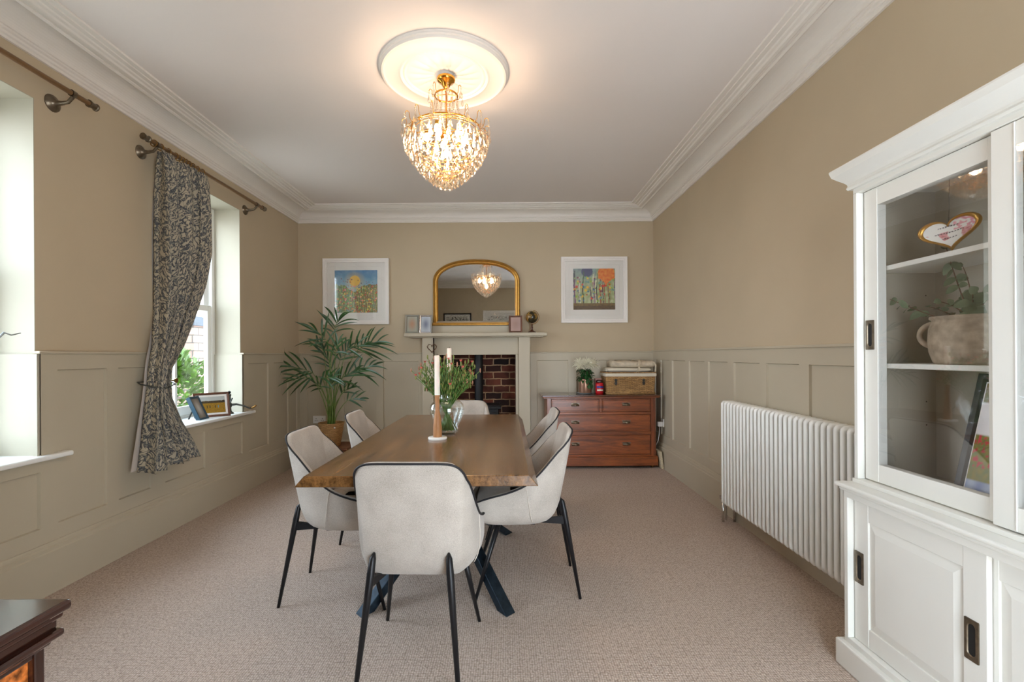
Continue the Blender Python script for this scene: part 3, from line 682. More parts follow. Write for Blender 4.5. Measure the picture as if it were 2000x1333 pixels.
# mirror
mc = (-0.345, YB-0.05); mz0 = 1.566
def arch(off, n=28):
    """outline of the mirror inset by off, from bottom left round the top to bottom right"""
    a = 0.5-off; zs = 2.07; b = 0.255-off; out = [(-a, mz0+off)]
    for i in range(n+1):
        t = pi - pi*i/n; c, s = cos(t), sin(t)
        out.append((a*math.copysign(abs(c)**0.85, c), zs + b*abs(s)**0.95))
    out.append((a, mz0+off)); return out
mir = empty('mirror', (mc[0], YB-0.03, mz0), label='arched gilt overmantel mirror resting above the mantel shelf', cat='mirror')
o1 = arch(0); 
lev = [(0, -0.0), (0.0, 0.022), (0.006, 0.032), (0.014, 0.036), (0.022, 0.030), (0.027, 0.026), (0.031, 0.030), (0.040, 0.030), (0.046, 0.022), (0.050, 0.020), (0.054, 0.024), (0.058, 0.012)]
fm = MB(); rows = []
for off, dep in lev:
    o_ = arch(off); rows.append([(mc[0]+x, YB-0.008-dep, z) for x, z in o_])
fm.grid(rows); fm.build('frame', M['gilt'], mir, smooth=True, auto=60)
br_ = MB().box(mc[0]-0.512, mc[0]+0.512, YB-0.052, YB-0.006, mz0-0.002, mz0+0.016).box(mc[0]-0.505, mc[0]+0.505, YB-0.058, YB-0.006, mz0+0.014, mz0+0.03)
br_.build('bottom_rail', M['gilt'], mir, bevel=0.006, bseg=3)
gm = MB(); o_ = [(mc[0]+x, z) for x, z in arch(0.05)]
gm.prism(o_, YB-0.017, YB-0.007, 'XZ')
for p in gm.v: p.y -= 0.0052*(p.z-mz0); gm.build('mirror_glass', M['mirror'], mir)

# ------------------------------------------------------------------ pictures
def painting(n, fn, place):
    mb = MB(); mb.col = []
    rows = []
    for j in range(n+1):
        r = []
        for i in range(n+1):
            r.append(place(i/n, j/n)); mb.col.append(fn(i/n, j/n))
        rows.append(r)
    mb.grid(rows); return mb
def rgbmix(a, b, t): return tuple(lerp(x, y, t) for x, y in zip(a, b))
def nz_(x, y, s, o=0): return noise.noise(Vector((x*s, y*s, o)))*0.5+0.5
random.seed(11)
dots1 = [(random.random(), random.random()**1.1*0.62, random.uniform(0.008, 0.022), random.choice([L(190, 60, 36), L(222, 120, 44), L(232, 200, 90), L(120, 160, 60), L(150, 40, 60), L(200, 210, 140), L(70, 120, 130), L(236, 150, 140)])) for _ in range(330)]
dots1 += [(random.random(), random.uniform(0.55, 0.8), random.uniform(0.006, 0.013), random.choice([L(120, 40, 70), L(60, 60, 120), L(190, 60, 36)])) for _ in range(50)]
def meadow(u, v):
    sky = rgbmix(L(150, 190, 200), L(52, 120, 176), min(1, max(0, (v-0.5)*2.0))); sky = rgbmix(sky, L(200, 220, 220), 0.25*nz_(u, v, 9))
    d = sqrt((u-0.47)**2+(v-0.75)**2)
    c = sky
    if d < 0.26: c = rgbmix(c, L(232, 196, 110), max(0, 1-d/0.26)*0.8)
    if d < 0.125: c = L(238, 192, 92)
    h = 0.66 - 0.16*math.exp(-((u-0.45)/0.16)**2) + 0.10*(nz_(u, 0, 14)-0.5)
    if v < h:
        g = rgbmix(L(66, 104, 40), L(146, 160, 80), nz_(u, v, 26)); 
        if u > 0.45: g = rgbmix(g, L(164, 96, 40), 0.6*nz_(u, v, 16, 4))
        c = rgbmix(c, g, 0.9)
        if abs(sin(u*60+3*nz_(u, v, 6))) < 0.16: c = rgbmix(c, L(214, 222, 170), 0.6)
    for x, y, r, k in dots1:
        if abs(u-x) < r and abs(v-y) < r:
            dd = sqrt((u-x)**2+(v-y)**2)
            if dd < r: c = k if dd > r*0.45 else rgbmix(k, L(240, 220, 160), 0.5)
    return c
random.seed(5)
dots2 = [(random.random(), random.uniform(0.2, 0.8), random.uniform(0.014, 0.032), random.choice([L(210, 60, 40), L(236, 190, 60), L(150, 180, 60), L(60, 110, 140), L(120, 50, 70), L(110, 150, 140)])) for _ in range(75)]
trunks = sorted((random.random(), random.uniform(0.004, 0.012), random.choice([L(40, 50, 60), L(150, 60, 40), L(220, 220, 190), L(60, 90, 50), L(120, 60, 110)]), random.uniform(0.45, 0.95)) for _ in range(34))
def forest(u, v):
    c = rgbmix(L(120, 140, 70), L(206, 210, 170), nz_(u, v, 12)); 
    c = rgbmix(c, rgbmix(L(52, 66, 110), L(150, 180, 180), nz_(u, v, 11, 2)), max(0, (v-0.5)*1.7)*(1 if u < 0.55 else 0.35))
    if (u-0.33)**2+((v-0.93))**2 < 0.018: c = L(60, 64, 106)
    for x, w, k, h in trunks:
        if abs(u-x-0.01*sin(v*9)) < w and v < h: c = k
    if v < 0.16: c = rgbmix(L(70, 50, 30), L(140, 110, 50), nz_(u, v, 22))
    if v < 0.10: c = rgbmix(c, L(60, 36, 24), 0.6)
    for x, y, r, k in dots2:
        if (u-x)**2+(v-y)**2 < r*r: c = k
    hx, hy = (u-0.79)/0.17, (v-0.80)/0.17
    if (hx*hx+hy*hy-1)**3 - hx*hx*hy**3*1.3 < 0.06*(nz_(u, v, 24)): c = rgbmix(L(222, 84, 30), L(240, 160, 70), nz_(u, v, 20, 7))
    return c
def picture(cx, cz, w, h, pw, ph, pdz, fn, label, frame_mat, wall='back', n=110, group=None, fw=0.05, step=True):
    sgn = 1 if wall == 'back' else -1; yw = YB if wall == 'back' else YR
    Y = lambda d: yw - sgn*d
    e = empty('framed_picture', (cx, Y(0), cz-h/2), label=label, cat='picture', group=group)
    f = MB(); 
    prof2 = [(0, 0.002), (0, 0.028), (0.004, 0.032), (fw*0.55, 0.030), (fw*0.60, 0.024), (fw*0.95, 0.023), (fw, 0.014)]
    ring = [(-w/2, -h/2, 1, 1), (w/2, -h/2, -1, 1), (w/2, h/2, -1, -1), (-w/2, h/2, 1, -1)]
    f.sweep([((cx+x, yw, cz+z), Vector((a, 0, b)), (0, -sgn, 0)) for x, z, a, b in ring], prof2, closed=True)
    f.build('frame', frame_mat, e)
    MB().box(cx-w/2+fw*0.5, cx+w/2-fw*0.5, Y(0.004), Y(0.012), cz-h/2+fw*0.5, cz+h/2-fw*0.5).build('mount', M['mount'], e)
    if step:
        a, b = w/2-fw-0.03, h/2-fw-0.03
        m = MB(); m.sweep([((cx+x*a/(w/2), yw, cz+z*b/(h/2)), Vector((p, 0, q)), (0, -sgn, 0)) for x, z, p, q in ring], [(0, 0.012), (0, 0.0135), (0.012, 0.0135), (0.014, 0.012)], closed=True)
        m.build('mount_line', M['mount'], e)
    z0 = cz+pdz-ph/2
    painting(n, fn, lambda u, v: (cx + sgn*(u-0.5)*pw, Y(0.0135), z0+v*ph)).build('print', M['paint'], e)
    MB().box(cx-w/2+fw*0.7, cx+w/2-fw*0.7, Y(0.016), Y(0.018), cz-h/2+fw*0.7, cz+h/2-fw*0.7).build('glass', M['pane'], e)
    return e
picture(-1.735, 1.965, 0.764, 0.764, 0.492, 0.488, 0.0, meadow, 'white framed print of a flower meadow under a yellow sun', M['frame_white'], group='square prints beside the mirror')
picture(1.012, 1.967, 0.764, 0.764, 0.482, 0.474, 0.008, forest, 'white framed print of colourful tree trunks with an orange heart', M['frame_white'], group='square prints beside the mirror')
def scribble(u, v):
    c = L(226, 222, 210)
    if abs(nz_(u, v*0.6, 9)-0.5) < 0.035 or abs(nz_(u, v, 16, 5)-0.5) < 0.03: c = L(52, 54, 50)
    if u < 0.05 or u > 0.95 or v > 0.92: c = L(226, 222, 210)
    return c
def scribble2(u, v):
    c = L(232, 230, 224)
    if 0.70 < v < 0.95 and abs(nz_(u*1.5, v*0.6, 11, 2)-0.5) < 0.03: c = L(60, 58, 54)
    return c
picture(-1.17, 1.86, 0.66, 0.60, 0.56, 0.50, 0.0, scribble, 'black framed leafy drawing on the wall behind the camera, seen in the mirror', M['frame_black'], 'rear', 70, fw=0.03, step=False)
picture(-0.17, 1.92, 0.78, 0.60, 0.56, 0.36, 0.0, scribble2, 'white framed line drawing behind the camera, seen in the mirror', M['frame_white'], 'rear', 70)

def blur(c0, c1):
    def f(u, v):
        d = math.exp(-((u-0.5)**2+(v-0.5)**2)*7); return rgbmix(c1, c0, d)
    return f
def standing_frame(name, c, ang, lean, w, h, fw, th, fmat, fn, label, group=None, n=40, cat='photo frame', mount=0.0):
    """frame standing on c (base centre of its face), facing direction ang (0 = towards -Y)"""
    e = empty(name, c, ang, label=label, cat=cat, group=group)
    def T(x, z, d): # d: out of the face
        return Vector((x, -d*cos(lean) + z*sin(lean), z*cos(lean) + d*sin(lean)))
    prof2 = [(0, -th), (0, -0.001), (0.002, 0.0), (fw*0.7, -0.001), (fw, -0.006), (fw, -th)]
    f = MB(); m = len(prof2); cs = [(-w/2, 0, 1, 1), (w/2, 0, -1, 1), (w/2, h, -1, -1), (-w/2, h, 1, -1)]
    f.v = [T(x+a*p, z+b*p, d) for x, z, a, b in cs for p, d in prof2]
    for i in range(4):
        j = (i+1) % 4
        for k in range(m-1): f.f.append((i*m+k, i*m+k+1, j*m+k+1, j*m+k))
    f.build('frame', fmat, e, world=False)
    bk = MB(); bk.add([T(x, z, d) for d in (-th, -th+0.003) for x, z in ((-w/2+.002, .002), (w/2-.002, .002), (w/2-.002, h-.002), (-w/2+.002, h-.002))], [(0, 3, 2, 1), (4, 5, 6, 7), (0, 1, 5, 4), (1, 2, 6, 5), (2, 3, 7, 6), (3, 0, 4, 7)])
    bk.build('back_board', M['frame_black'], e, world=False)
    a, b = w-2*fw, h-2*fw
    if mount > 0:
        bk = MB(); bk.add([T(x, z, -0.0065) for x, z in ((-a/2, fw), (a/2, fw), (a/2, h-fw), (-a/2, h-fw))], [(0, 1, 2, 3)]); bk.build('mount', M['mount'], e, world=False)
    painting(n, fn, lambda u, v: T((u-0.5)*(a-2*mount), fw+mount+v*(b-2*mount), -0.0055 if mount else -0.007)).build('photo', M['blurcard'], e, world=False)
    if lean > 0.12:
        z0 = h*0.62; top = T(0, z0, -th); foot = Vector((0, z0*sin(lean)+h*0.36, 0.0))
        MB().tube([top, foot], 0.006, 4).build('strut', M['frame_black'], e, world=False)
    return e
zm = 1.472
standing_frame('photo_frame', (-1.068, YB-0.15, zm), 0.05, 0.16, 0.150, 0.212, 0.020, 0.012, M['pewter'], blur(L(176, 138, 112), L(160, 164, 150)), 'pewter photo frame at the left end of the mantel shelf', 'photo frames on the mantel shelf')
standing_frame('photo_frame', (-0.915, YB-0.14, zm), 0.05, 0.16, 0.136, 0.208, 0.017, 0.012, M['silver'], blur(L(120, 128, 144), L(190, 196, 202)), 'hammered silver photo frame next to the gilt mirror', 'photo frames on the mantel shelf')
standing_frame('photo_frame', (0.100, YB-0.16, zm), 0.0, 0.14, 0.152, 0.196, 0.020, 0.014, M['brownwood'], blur(L(160, 130, 122), L(178, 150, 142)), 'brown wooden photo frame between the mirror and the globe', 'photo frames on the mantel shelf')

gl = empty('desk_globe', (0.285, YB-0.13, zm), label='small antique brown globe on a turned stand on the mantel', cat='globe')
MB().sphere((0.285, YB-0.13, zm+0.175), 0.070, 24, 16).build('ball', M['globe'], gl, smooth=True)
pts = [(0.285+0.080*sin(a), YB-0.13, zm+0.175-0.080*cos(a)) for a in [radians(t) for t in range(-12, 178, 10)]]
MB().tube(pts, 0.004, 8).build('meridian_arm', M['brass'], gl, smooth=True)
MB().lathe([(0, 0), (0.045, 0), (0.045, 0.008), (0.032, 0.014), (0.014, 0.026), (0.008, 0.04), (0.014, 0.055), (0.008, 0.07), (0.007, 0.096), (0, 0.098)], (0.285, YB-0.13, zm), 20).build('stand', M['brownwood'], gl, smooth=True)

# ------------------------------------------------------------------ sockets
def socket(c, ax, label, plug=False):
    e = empty('wall_socket', c, label=label, cat='socket', group='white double sockets')
    x, y, z = c
    if ax == 'Y':
        MB().box(x-0.073, x+0.073, y-0.010, y, z-0.043, z+0.043).build('plate', M['plastic'], e, bevel=0.004)
        for s_ in (-0.036, 0.036):
            h = MB()
            for q in ((0, 0.018), (-0.011, -0.004), (0.011, -0.004)): h.box(x+s_+q[0]-0.003, x+s_+q[0]+0.003, y-0.0108, y-0.009, z+q[1]-0.004-0.008, z+q[1]+0.004-0.008)
            h.build('pin_holes', M['hole'], e)
        MB().box(x-0.045, x-0.030, y-0.013, y-0.009, z+0.024, z+0.036).build('switch', M['plastic'], e)
        MB().box(x+0.030, x+0.045, y-0.013, y-0.009, z+0.024, z+0.036).build('switch', M['plastic'], e)
    else:
        MB().box(x-0.010, x, y-0.073, y+0.073, z-0.043, z+0.043).build('plate', M['plastic'], e, bevel=0.004)
    return e
socket((-2.165, YP+0.012, 0.49), 'Y', 'white double socket on the panelling behind the basket pot')
socket((XQ+0.011, 5.20, 0.475), 'X', 'white double socket on the panelling beside the chest of drawers')
pg = empty('plug', (XQ-0.03, 5.165, 0.46), label='white plug with cable hanging in the socket by the chest', cat='plug')
MB().box(XQ-0.05, XQ+0.0005, 5.145, 5.19, 0.435, 0.485).build('plug_body', M['plastic'], pg, bevel=0.006)
MB().tube([(XQ-0.03, 5.165, 0.437), (XQ-0.035, 5.16, 0.36), (XQ-0.042, 5.17, 0.28), (XQ-0.060, 5.23, 0.20)], 0.0035, 6).build('cable', M['plastic'], pg, smooth=True)

# ------------------------------------------------------------------ chest of drawers
YC = 5.08
ch = empty('chest_of_drawers', (1.005, 5.26, 0), label='red mahogany chest of four drawers with brass cup handles', cat='chest of drawers')
MB().box(0.424, 1.586, YC+0.022, 5.445, 0.03, 0.765).build('carcass', M['mahogv'], ch, bevel=0.003)
MB().box(0.375, 1.628, YC-0.028, 5.45, 0.765, 0.772).box(0.385, 1.62, YC-0.02, 5.45, 0.755, 0.767).build('top_moulding', M['mahog'], ch, bevel=0.003)
MB().box(0.370, 1.632, YC-0.035, 5.452, 0.772, 0.790).build('top', M['mahogtop'], ch, bevel=0.006, bseg=3)
fr_ = MB()
for a, b in ((0.424, 0.470), (1.534, 1.586)): fr_.box(a, b, YC, YC+0.03, 0.126, 0.757)
fr_.build('stile', M['mahogv'], ch, bevel=0.004)
rl = MB()
for a, b in ((0.745, 0.757), (0.577, 0.604), (0.358, 0.396), (0.126, 0.148)): rl.box(0.470, 1.534, YC+0.004, YC+0.03, a, b)
rl.box(0.985, 1.013, YC+0.004, YC+0.03, 0.604, 0.745); rl.build('rail', M['mahog'], ch, bevel=0.003)
MB().box(0.405, 1.606, YC-0.012, 5.44, 0.03, 0.126).box(0.41, 1.60, YC-0.006, 5.44, 0.126, 0.134).build('plinth', M['mahog'], ch, bevel=0.005)
def cup(x, z, parent):
    m = MB(); rows = []
    for i in range(9):
        a = pi*i/8; r = []
        for k in range(7):
            b = pi/2*k/6
            r.append((x+0.042*cos(a)*cos(b*0.999)**0.6, YC-0.004-0.024*sin(b)*sin(a)**0.5 if 0 < i < 8 else YC-0.004, z-0.008+0.030*sin(a)*cos(b)))
        rows.append(r)
    m.grid(rows); m.box(x-0.044, x+0.044, YC-0.006, YC+0.001, z+0.012, z+0.024)
    m.build('cup_handle', M['antique'], parent, smooth=True, auto=50, solid=0.002)
for (a, b, c, d, hx) in ((0.474, 0.981, 0.608, 0.742, (0.727,)), (1.017, 1.530, 0.608, 0.742, (1.271,)), (0.474, 1.530, 0.400, 0.573, (0.727, 1.271)), (0.474, 1.530, 0.152, 0.354, (0.727, 1.271))):
    dw = MB().box(a, b, YC+0.006, YC+0.03, c, d).box(a+0.012, b-0.012, YC+0.001, YC+0.02, c+0.012, d-0.012).build('drawer', M['mahog'], ch, bevel=0.0035)
    for h_ in hx:
        cup(h_, (c+d)/2+0.004, dw)
        MB().lathe([(0, 0), (0.006, 0), (0.005, 0.002), (0, 0.002)], (h_, YC+0.0, (c+d)/2+0.042), 10, 'Y').build('escutcheon', M['brass'], dw) if len(hx) == 1 else None
    if len(hx) == 2: MB().lathe([(0, 0), (0.007, 0), (0.005, 0.002), (0, 0.002)], (1.0, YC+0.0, d-0.03), 10, 'Y').build('escutcheon', M['brass'], dw)
for x in (0.45, 1.56):
    for y in (YC+0.05, 5.39):
        MB().lathe([(0, -0.011), (0.010, -0.011), (0.015, -0.006), (0.015, 0.006), (0.010, 0.011), (0, 0.011)], (x, y, 0.015), 14, 'X').box(x-0.014, x+0.014, y-0.012, y+0.012, 0.02, 0.035).build('caster', M['brass'], ch, smooth=True, auto=40)
sp_ = MB().obox((1.632, 5.13, 0.095), (1, 0, 0.14), (0, 1, 0), (-0.14, 0, 1), 0.012, 0.10, 0.094)
tag(sp_.build('speckled_board', M['speck'], bevel=0.004, origin=(1.63, 5.13, 0)), 'speckled beige board standing between chest and wall', 'board')

ZT = 0.790
# chrysanthemum
cp = empty('potted_chrysanthemum', (0.862, 5.25, ZT), label='white chrysanthemum in a bronze pot on the chest of drawers', cat='potted plant')
MB().lathe([(0, 0), (0.075, 0), (0.098, 0.010), (0.100, 0.014), (0.094, 0.014), (0.07, 0.006), (0, 0.006)], (0.862, 5.25, ZT), 28).build('saucer', M['saucer'], cp, smooth=True, auto=50)
MB().lathe([(0, 0.006), (0.070, 0.006), (0.072, 0.012), (0.074, 0.158), (0.073, 0.162), (0.068, 0.162), (0.067, 0.13), (0, 0.13)], (0.862, 5.25, ZT), 32).build('pot', M['copperpot'], cp, smooth=True, auto=50)
random.seed(21)
def leafblade(mb, base, d, length, width, up=(0, 0, 1), droop=0.3, n=5, fold=0.15):
    d = Vector(d).normalized(); up = Vector(up); s_ = d.cross(up)
    s_ = s_.normalized() if s_.length > 1e-4 else Vector((1, 0, 0)); nn = s_.cross(d).normalized()
    rows = []; p = Vector(base)
    for i in range(n+1):
        t = i/n; q = p + d*length*t - Vector((0, 0, 1))*droop*length*t*t
        w = width*(sin(pi*min(1, t*0.92+0.08))**0.7)*0.5 if t < 1 else 0.0008
        rows.append([q - s_*w + nn*w*fold*2, q, q + s_*w + nn*w*fold*2])
    mb.grid(rows)
lv = MB()
for k in range(150):
    a = random.uniform(0, 2*pi); r = random.uniform(0.01, 0.075); z = ZT+0.16+random.uniform(-0.02, 0.11)
    b = Vector((0.862+r*cos(a), 5.25+r*sin(a), z)); leafblade(lv, b, (cos(a), sin(a), random.uniform(-0.7, 0.6)), random.uniform(0.035, 0.055), 0.028, droop=0.4)
for k in range(14):
    leafblade(lv, (0.888+random.uniform(-.02, .03), 5.18+random.uniform(-.01, .02), ZT+0.175-k*0.006), (random.uniform(-.4, .6), -0.6, -0.9), 0.045, 0.028)
lv.build('foliage', M['leaf2'], cp, smooth=True)
for (fx, fz, fy, fr) in ((-0.062, 0.345, 0.0, 0.072), (0.02, 0.355, -0.05, 0.070), (0.085, 0.335, 0.0, 0.072), (-0.02, 0.335, 0.05, 0.068), (0.055, 0.32, -0.05, 0.062), (-0.06, 0.31, -0.05, 0.058)):
    fl = MB(); c0 = Vector((0.862+fx, 5.25+fy, ZT+fz-0.02))
    for k in range(75):
        a = random.uniform(0, 2*pi); el = random.uniform(-0.4, 1.5); d = Vector((cos(a)*cos(el), sin(a)*cos(el), sin(el))); l_ = fr*random.uniform(0.65, 1.25)
        e_ = c0 + d*l_ + Vector((0, 0, -0.012*cos(el)))
        fl.tube(bez(c0, c0+d*l_*0.6+Vector((0, 0, 0.012)), e_, 4), [0.0018, 0.0026, 0.0026, 0.002, 0.001], 4)
    fl.build('flower_head', M['bloom'], cp, smooth=True)
# red jar candle and pink box
jr = empty('jar_candle', (1.010, 5.20, ZT), label='red jar candle with blue label in front of the pink box', cat='candle')
MB().lathe([(0, 0), (0.036, 0), (0.042, 0.006), (0.044, 0.05), (0.044, 0.10), (0.038, 0.118), (0.030, 0.124), (0, 0.124)], (1.010, 5.20, ZT), 24).build('jar', M['jarred'], jr, smooth=True, auto=60)
MB().lathe([(0, 0.124), (0.036, 0.124), (0.038, 0.130), (0.036, 0.146), (0.026, 0.154), (0, 0.154)], (1.010, 5.20, ZT), 24).build('lid', M['jarlid'], jr, smooth=True, auto=50)
def band(z0, z1, a0, a1, r):
    m = MB(); m.grid([[(1.010+r*sin(a), 5.20-r*cos(a), z) for a in [lerp(a0, a1, i/10) for i in range(11)]] for z in (ZT+z0, ZT+z1)]); return m
band(0.066, 0.088, -0.9, 0.9, 0.0448).build('label_band', M['label_blue'], jr, smooth=True)
band(0.034, 0.052, -0.8, 0.8, 0.0448).build('label_panel', M['label_cream'], jr, smooth=True)
tag(MB().box(0.975, 1.045, 5.26, 5.33, ZT, ZT+0.165).build('gift_box', M['pinkbox'], bevel=0.003, origin=(1.02, 5.3, ZT)), 'pale pink box standing behind the red jar candle', 'box')
# hamper
hm = empty('wicker_hamper', (1.335, 5.27, ZT), label='lidded willow hamper with linen lining on the chest of drawers', cat='basket')
b_ = MB(); 
for z0, z1, g in ((0, 0.20, 0),):
    b_.add([(1.078, 5.135, ZT), (1.592, 5.135, ZT), (1.592, 5.42, ZT), (1.078, 5.42, ZT), (1.068, 5.125, ZT+z1), (1.602, 5.125, ZT+z1), (1.602, 5.43, ZT+z1), (1.068, 5.43, ZT+z1)], [(0, 3, 2, 1), (4, 5, 6, 7), (0, 1, 5, 4), (1, 2, 6, 5), (2, 3, 7, 6), (3, 0, 4, 7)])
b_.build('body', M['wicker'], hm, bevel=0.012)
MB().tube([(1.075, 5.130, ZT+0.010), (1.594, 5.130, ZT+0.010), (1.594, 5.425, ZT+0.010), (1.075, 5.425, ZT+0.010)], 0.009, 8, closed=True).build('base_braid', M['wicker'], hm, smooth=True)
MB().box(1.058, 1.612, 5.115, 5.44, ZT+0.190, ZT+0.226).build('lining', M['linen'], hm, bevel=0.012, bseg=3)
MB().box(1.062, 1.608, 5.12, 5.435, ZT+0.226, ZT+0.238).build('lid', M['wicker'], hm, bevel=0.005)
MB().tube(bez((1.225, 5.118, ZT+0.135), (1.33, 5.085, ZT+0.155), (1.42, 5.118, ZT+0.140)), 0.006, 8).build('carry_handle', M['wicker'], hm, smooth=True)
for x in (1.172, 1.470): MB().box(x-0.010, x-0.003, 5.112, 5.126, ZT+0.10, ZT+0.165).box(x+0.003, x+0.010, 5.112, 5.126, ZT+0.10, ZT+0.165).box(x-0.014, x+0.014, 5.110, 5.120, ZT+0.118, ZT+0.128).box(x-0.014, x+0.014, 5.110, 5.120, ZT+0.145, ZT+0.153).build('latch', M['frame_black'], hm)
def soft(x0, x1, y0, y1, z0, z1, seed, amp=0.004, layers=1):
    m = MB(); N = 26; rows = []
    rr = (z1-z0)/2; zc_ = (z0+z1)/2
    for i in range(N+1):
        x = lerp(x0, x1, i/N); r = []
        e = min(1, min(i, N-i)/1.5)
        for k in range(33):
            a = 2*pi*k/32; cx_ = math.copysign(abs(cos(a))**0.35, cos(a)); sz = math.copysign(abs(sin(a))**0.6, sin(a))
            y = (y0+y1)/2 + (y1-y0)/2*cx_*(0.93+0.07*e); z = zc_ + rr*sz*(0.72+0.28*e)
            d = noise.noise(Vector((x*11, y*11, seed+z*20)))*amp*2
            if layers > 1 and y < (y0+y1)/2: y += 0.006*abs(sin((z-z0)/(z1-z0)*pi*layers))
            if z > zc_: z += d
            r.append((x, y+d, max(z, z0)))
        rows.append(r)
    m.grid(rows); 
    b = len(m.v)
    m.f.append(tuple(range(32))); m.f.append(tuple(N*33+k for k in range(31, -1, -1)))
    return m
zl = ZT+0.238
soft(1.085, 1.555, 5.125, 5.42, zl, zl+0.048, 1, 0.002, 2).build('folded_throw', M['linen'], smooth=True, auto=70, origin=(1.32, 5.27, zl), label='flat folded cream throw directly on the hamper lid', cat='throw', group='folded throws on the hamper')
t2_ = soft(1.135, 1.605, 5.115, 5.42, zl+0.048, zl+0.120, 5, 0.008, 3)
to = t2_.build('folded_throw', M['blanket'], smooth=True, auto=70, origin=(1.37, 5.27, zl+0.05), label='thick oatmeal throw tied with cord, topmost on the hamper', cat='throw', group='folded throws on the hamper')
ct = MB(); random.seed(9)
for q in range(3):
    x = 1.405+q*0.010
    ct.tube([(x, 5.115, zl+0.055), (x+0.006, 5.102, zl+0.085), (x+0.01, 5.115, zl+0.118), (x+0.014, 5.16, zl+0.130), (x+0.01, 5.35, zl+0.130), (x, 5.42, zl+0.11)], 0.0045, 6)
for q in range(7):
    x = 1.41+random.uniform(-.02, .03); ct.tube([(1.415, 5.104, zl+0.07), (x, 5.096, zl+0.03), (x+random.uniform(-.025, .025), 5.100, zl-0.004+random.uniform(0, .02))], 0.003, 5)
ct.sphere((1.415, 5.104, zl+0.075), 0.015, 10, 8)
for q in range(4): ct.tube(bez((1.575+q*0.007, 5.112, zl+0.10-q*0.004), (1.605+q*0.003, 5.11, zl+0.07), (1.598-q*0.004, 5.108, zl+0.004), 8), 0.004, 6)
ct.build('tie_cord', M['cord'], to, smooth=True)

# ------------------------------------------------------------------ palm on wicker trunk
wt = empty('wicker_box', (-1.86, 5.08, 0), label='low brown wicker box under the palm basket', cat='box')
MB().box(-2.10, -1.655, 4.90, 5.27, 0, 0.245).build('body', M['wickerdark'], wt, bevel=0.01)
MB().box(-2.11, -1.645, 4.89, 5.28, 0.245, 0.27).build('lid', M['wickerdark'], wt, bevel=0.008)
PX, PY, PZ = -1.868, 5.05, 0.27
pp = empty('potted_palm', (PX, PY, PZ), label='tall kentia palm in a woven basket pot in the room corner', cat='potted plant')
MB().lathe([(0, 0), (0.085, 0), (0.092, 0.006), (0.118, 0.16), (0.132, 0.240), (0.134, 0.246), (0.128, 0.246), (0.112, 0.16), (0.10, 0.14), (0, 0.14)], (PX, PY, PZ), 36).build('basket_pot', M['basket'], pp, smooth=True, auto=50)
MB().lathe([(0, 0.205), (0.118, 0.200), (0.12, 0.195), (0, 0.19)], (PX, PY, PZ), 30).build('soil', M['soil'], pp)
MB().lathe([(0, 0), (0.009, 0), (0.007, 0.004), (0, 0.005)], (PX+0.075, PY-0.112, PZ+0.205), 12, 'Y').build('button', M['ceramic'], pp, smooth=True)
random.seed(31)
# each frond: (fan base px, py, depth offset, direction dx, dy(up), number of leaflets, leaflet length, spread)
fronds = [(652, 650, 0.0, 0.25, 1.0, 13, 0.30, 1.0), (640, 668, -0.15, -0.55, 0.9, 12, 0.30, 1.0), (633, 690, 0.1, -0.35, 0.95, 8, 0.26, 0.9), (700, 683, 0.0, 0.85, 0.55, 14, 0.34, 1.0),
          (679, 682, -0.2, 0.9, 0.5, 12, 0.26, 0.9), (697, 728, 0.0, 0.8, 0.65, 11, 0.28, 0.9), (611, 729, 0.0, -0.95, 0.55, 10, 0.34, 0.7), (610, 738, -0.2, -0.9, 0.1, 10, 0.24, 0.9),
          (655, 690, -0.25, 0.2, 0.9, 10, 0.24, 1.0), (664, 704, 0.1, 0.35, 0.95, 10, 0.26, 0.9), (630, 740, -0.25, 0.5, 0.2, 9, 0.24, 0.9), (660, 745, -0.1, 0.75, 0.75, 12, 0.32, 0.7),
          (646, 760, -0.2, 0.1, 0.8, 9, 0.22, 1.0), (678, 783, -0.1, 0.85, 0.45, 8, 0.18, 0.8), (648, 720, 0.15, -0.3, 0.95, 10, 0.34, 0.6), (627, 760, 0.1, -0.4, 0.6, 8, 0.2, 0.9), (668, 770, 0.1, 0.6, 0.8, 8, 0.2, 0.8)]
for i, (px, py, do, dx, dz, nl, ll, spr) in enumerate(fronds):
    c = W(px, py, PY+do*0.5); root = Vector((PX+random.uniform(-.03, .03), PY+random.uniform(-.03, .03), PZ+0.20))
    d = Vector((dx, do*0.9+random.uniform(-.15, .15), dz)).normalized()
    mid = root.lerp(c, 0.5) + Vector((-(c.x-root.x)*0.25, 0, (c.z-root.z)*0.12))
    stp = bez(root, mid, c, 12)
    rach = bez(c, c + d*ll*0.30, c + d*ll*0.55 + Vector((dx*0.05, 0, -0.03)), 6)
    sm_ = MB().tube(stp + rach[1:], [lerp(0.006, 0.0028, k/12) for k in range(13)] + [0.0024]*5 + [0.0012], 6).build('stem', M['stem'], pp, smooth=True)
    lf = MB(); side = d.cross(Vector((0, 1, 0))).normalized(); 
    nl = max(6, int(nl*0.8)); ll *= 0.92
    for k in range(nl):
        t = k/(nl-1) ; q = rach[min(6, int(t*6))]; sgn = -1 if k % 2 else 1
        ang = sgn*(1.05-0.85*t)*spr*random.uniform(0.85, 1.15)
        dd = (d*cos(ang) + side*sin(ang) + Vector((0, random.uniform(-.35, .25), 0))).normalized()
        l_ = ll*(0.75+0.5*sin(pi*t))*random.uniform(0.8, 1.05)
        leafblade(lf, q, dd, l_, 0.017+0.008*random.random(), up=(0, -1, 0.4), droop=random.uniform(0.12, 0.5), n=8, fold=0.2)
    for p in lf.v:
        p.x = max(p.x, XP+0.02); p.y = min(p.y, YP-0.02)
    lf.build('leaflets', M['leaf'], sm_, smooth=True)
sh = MB()
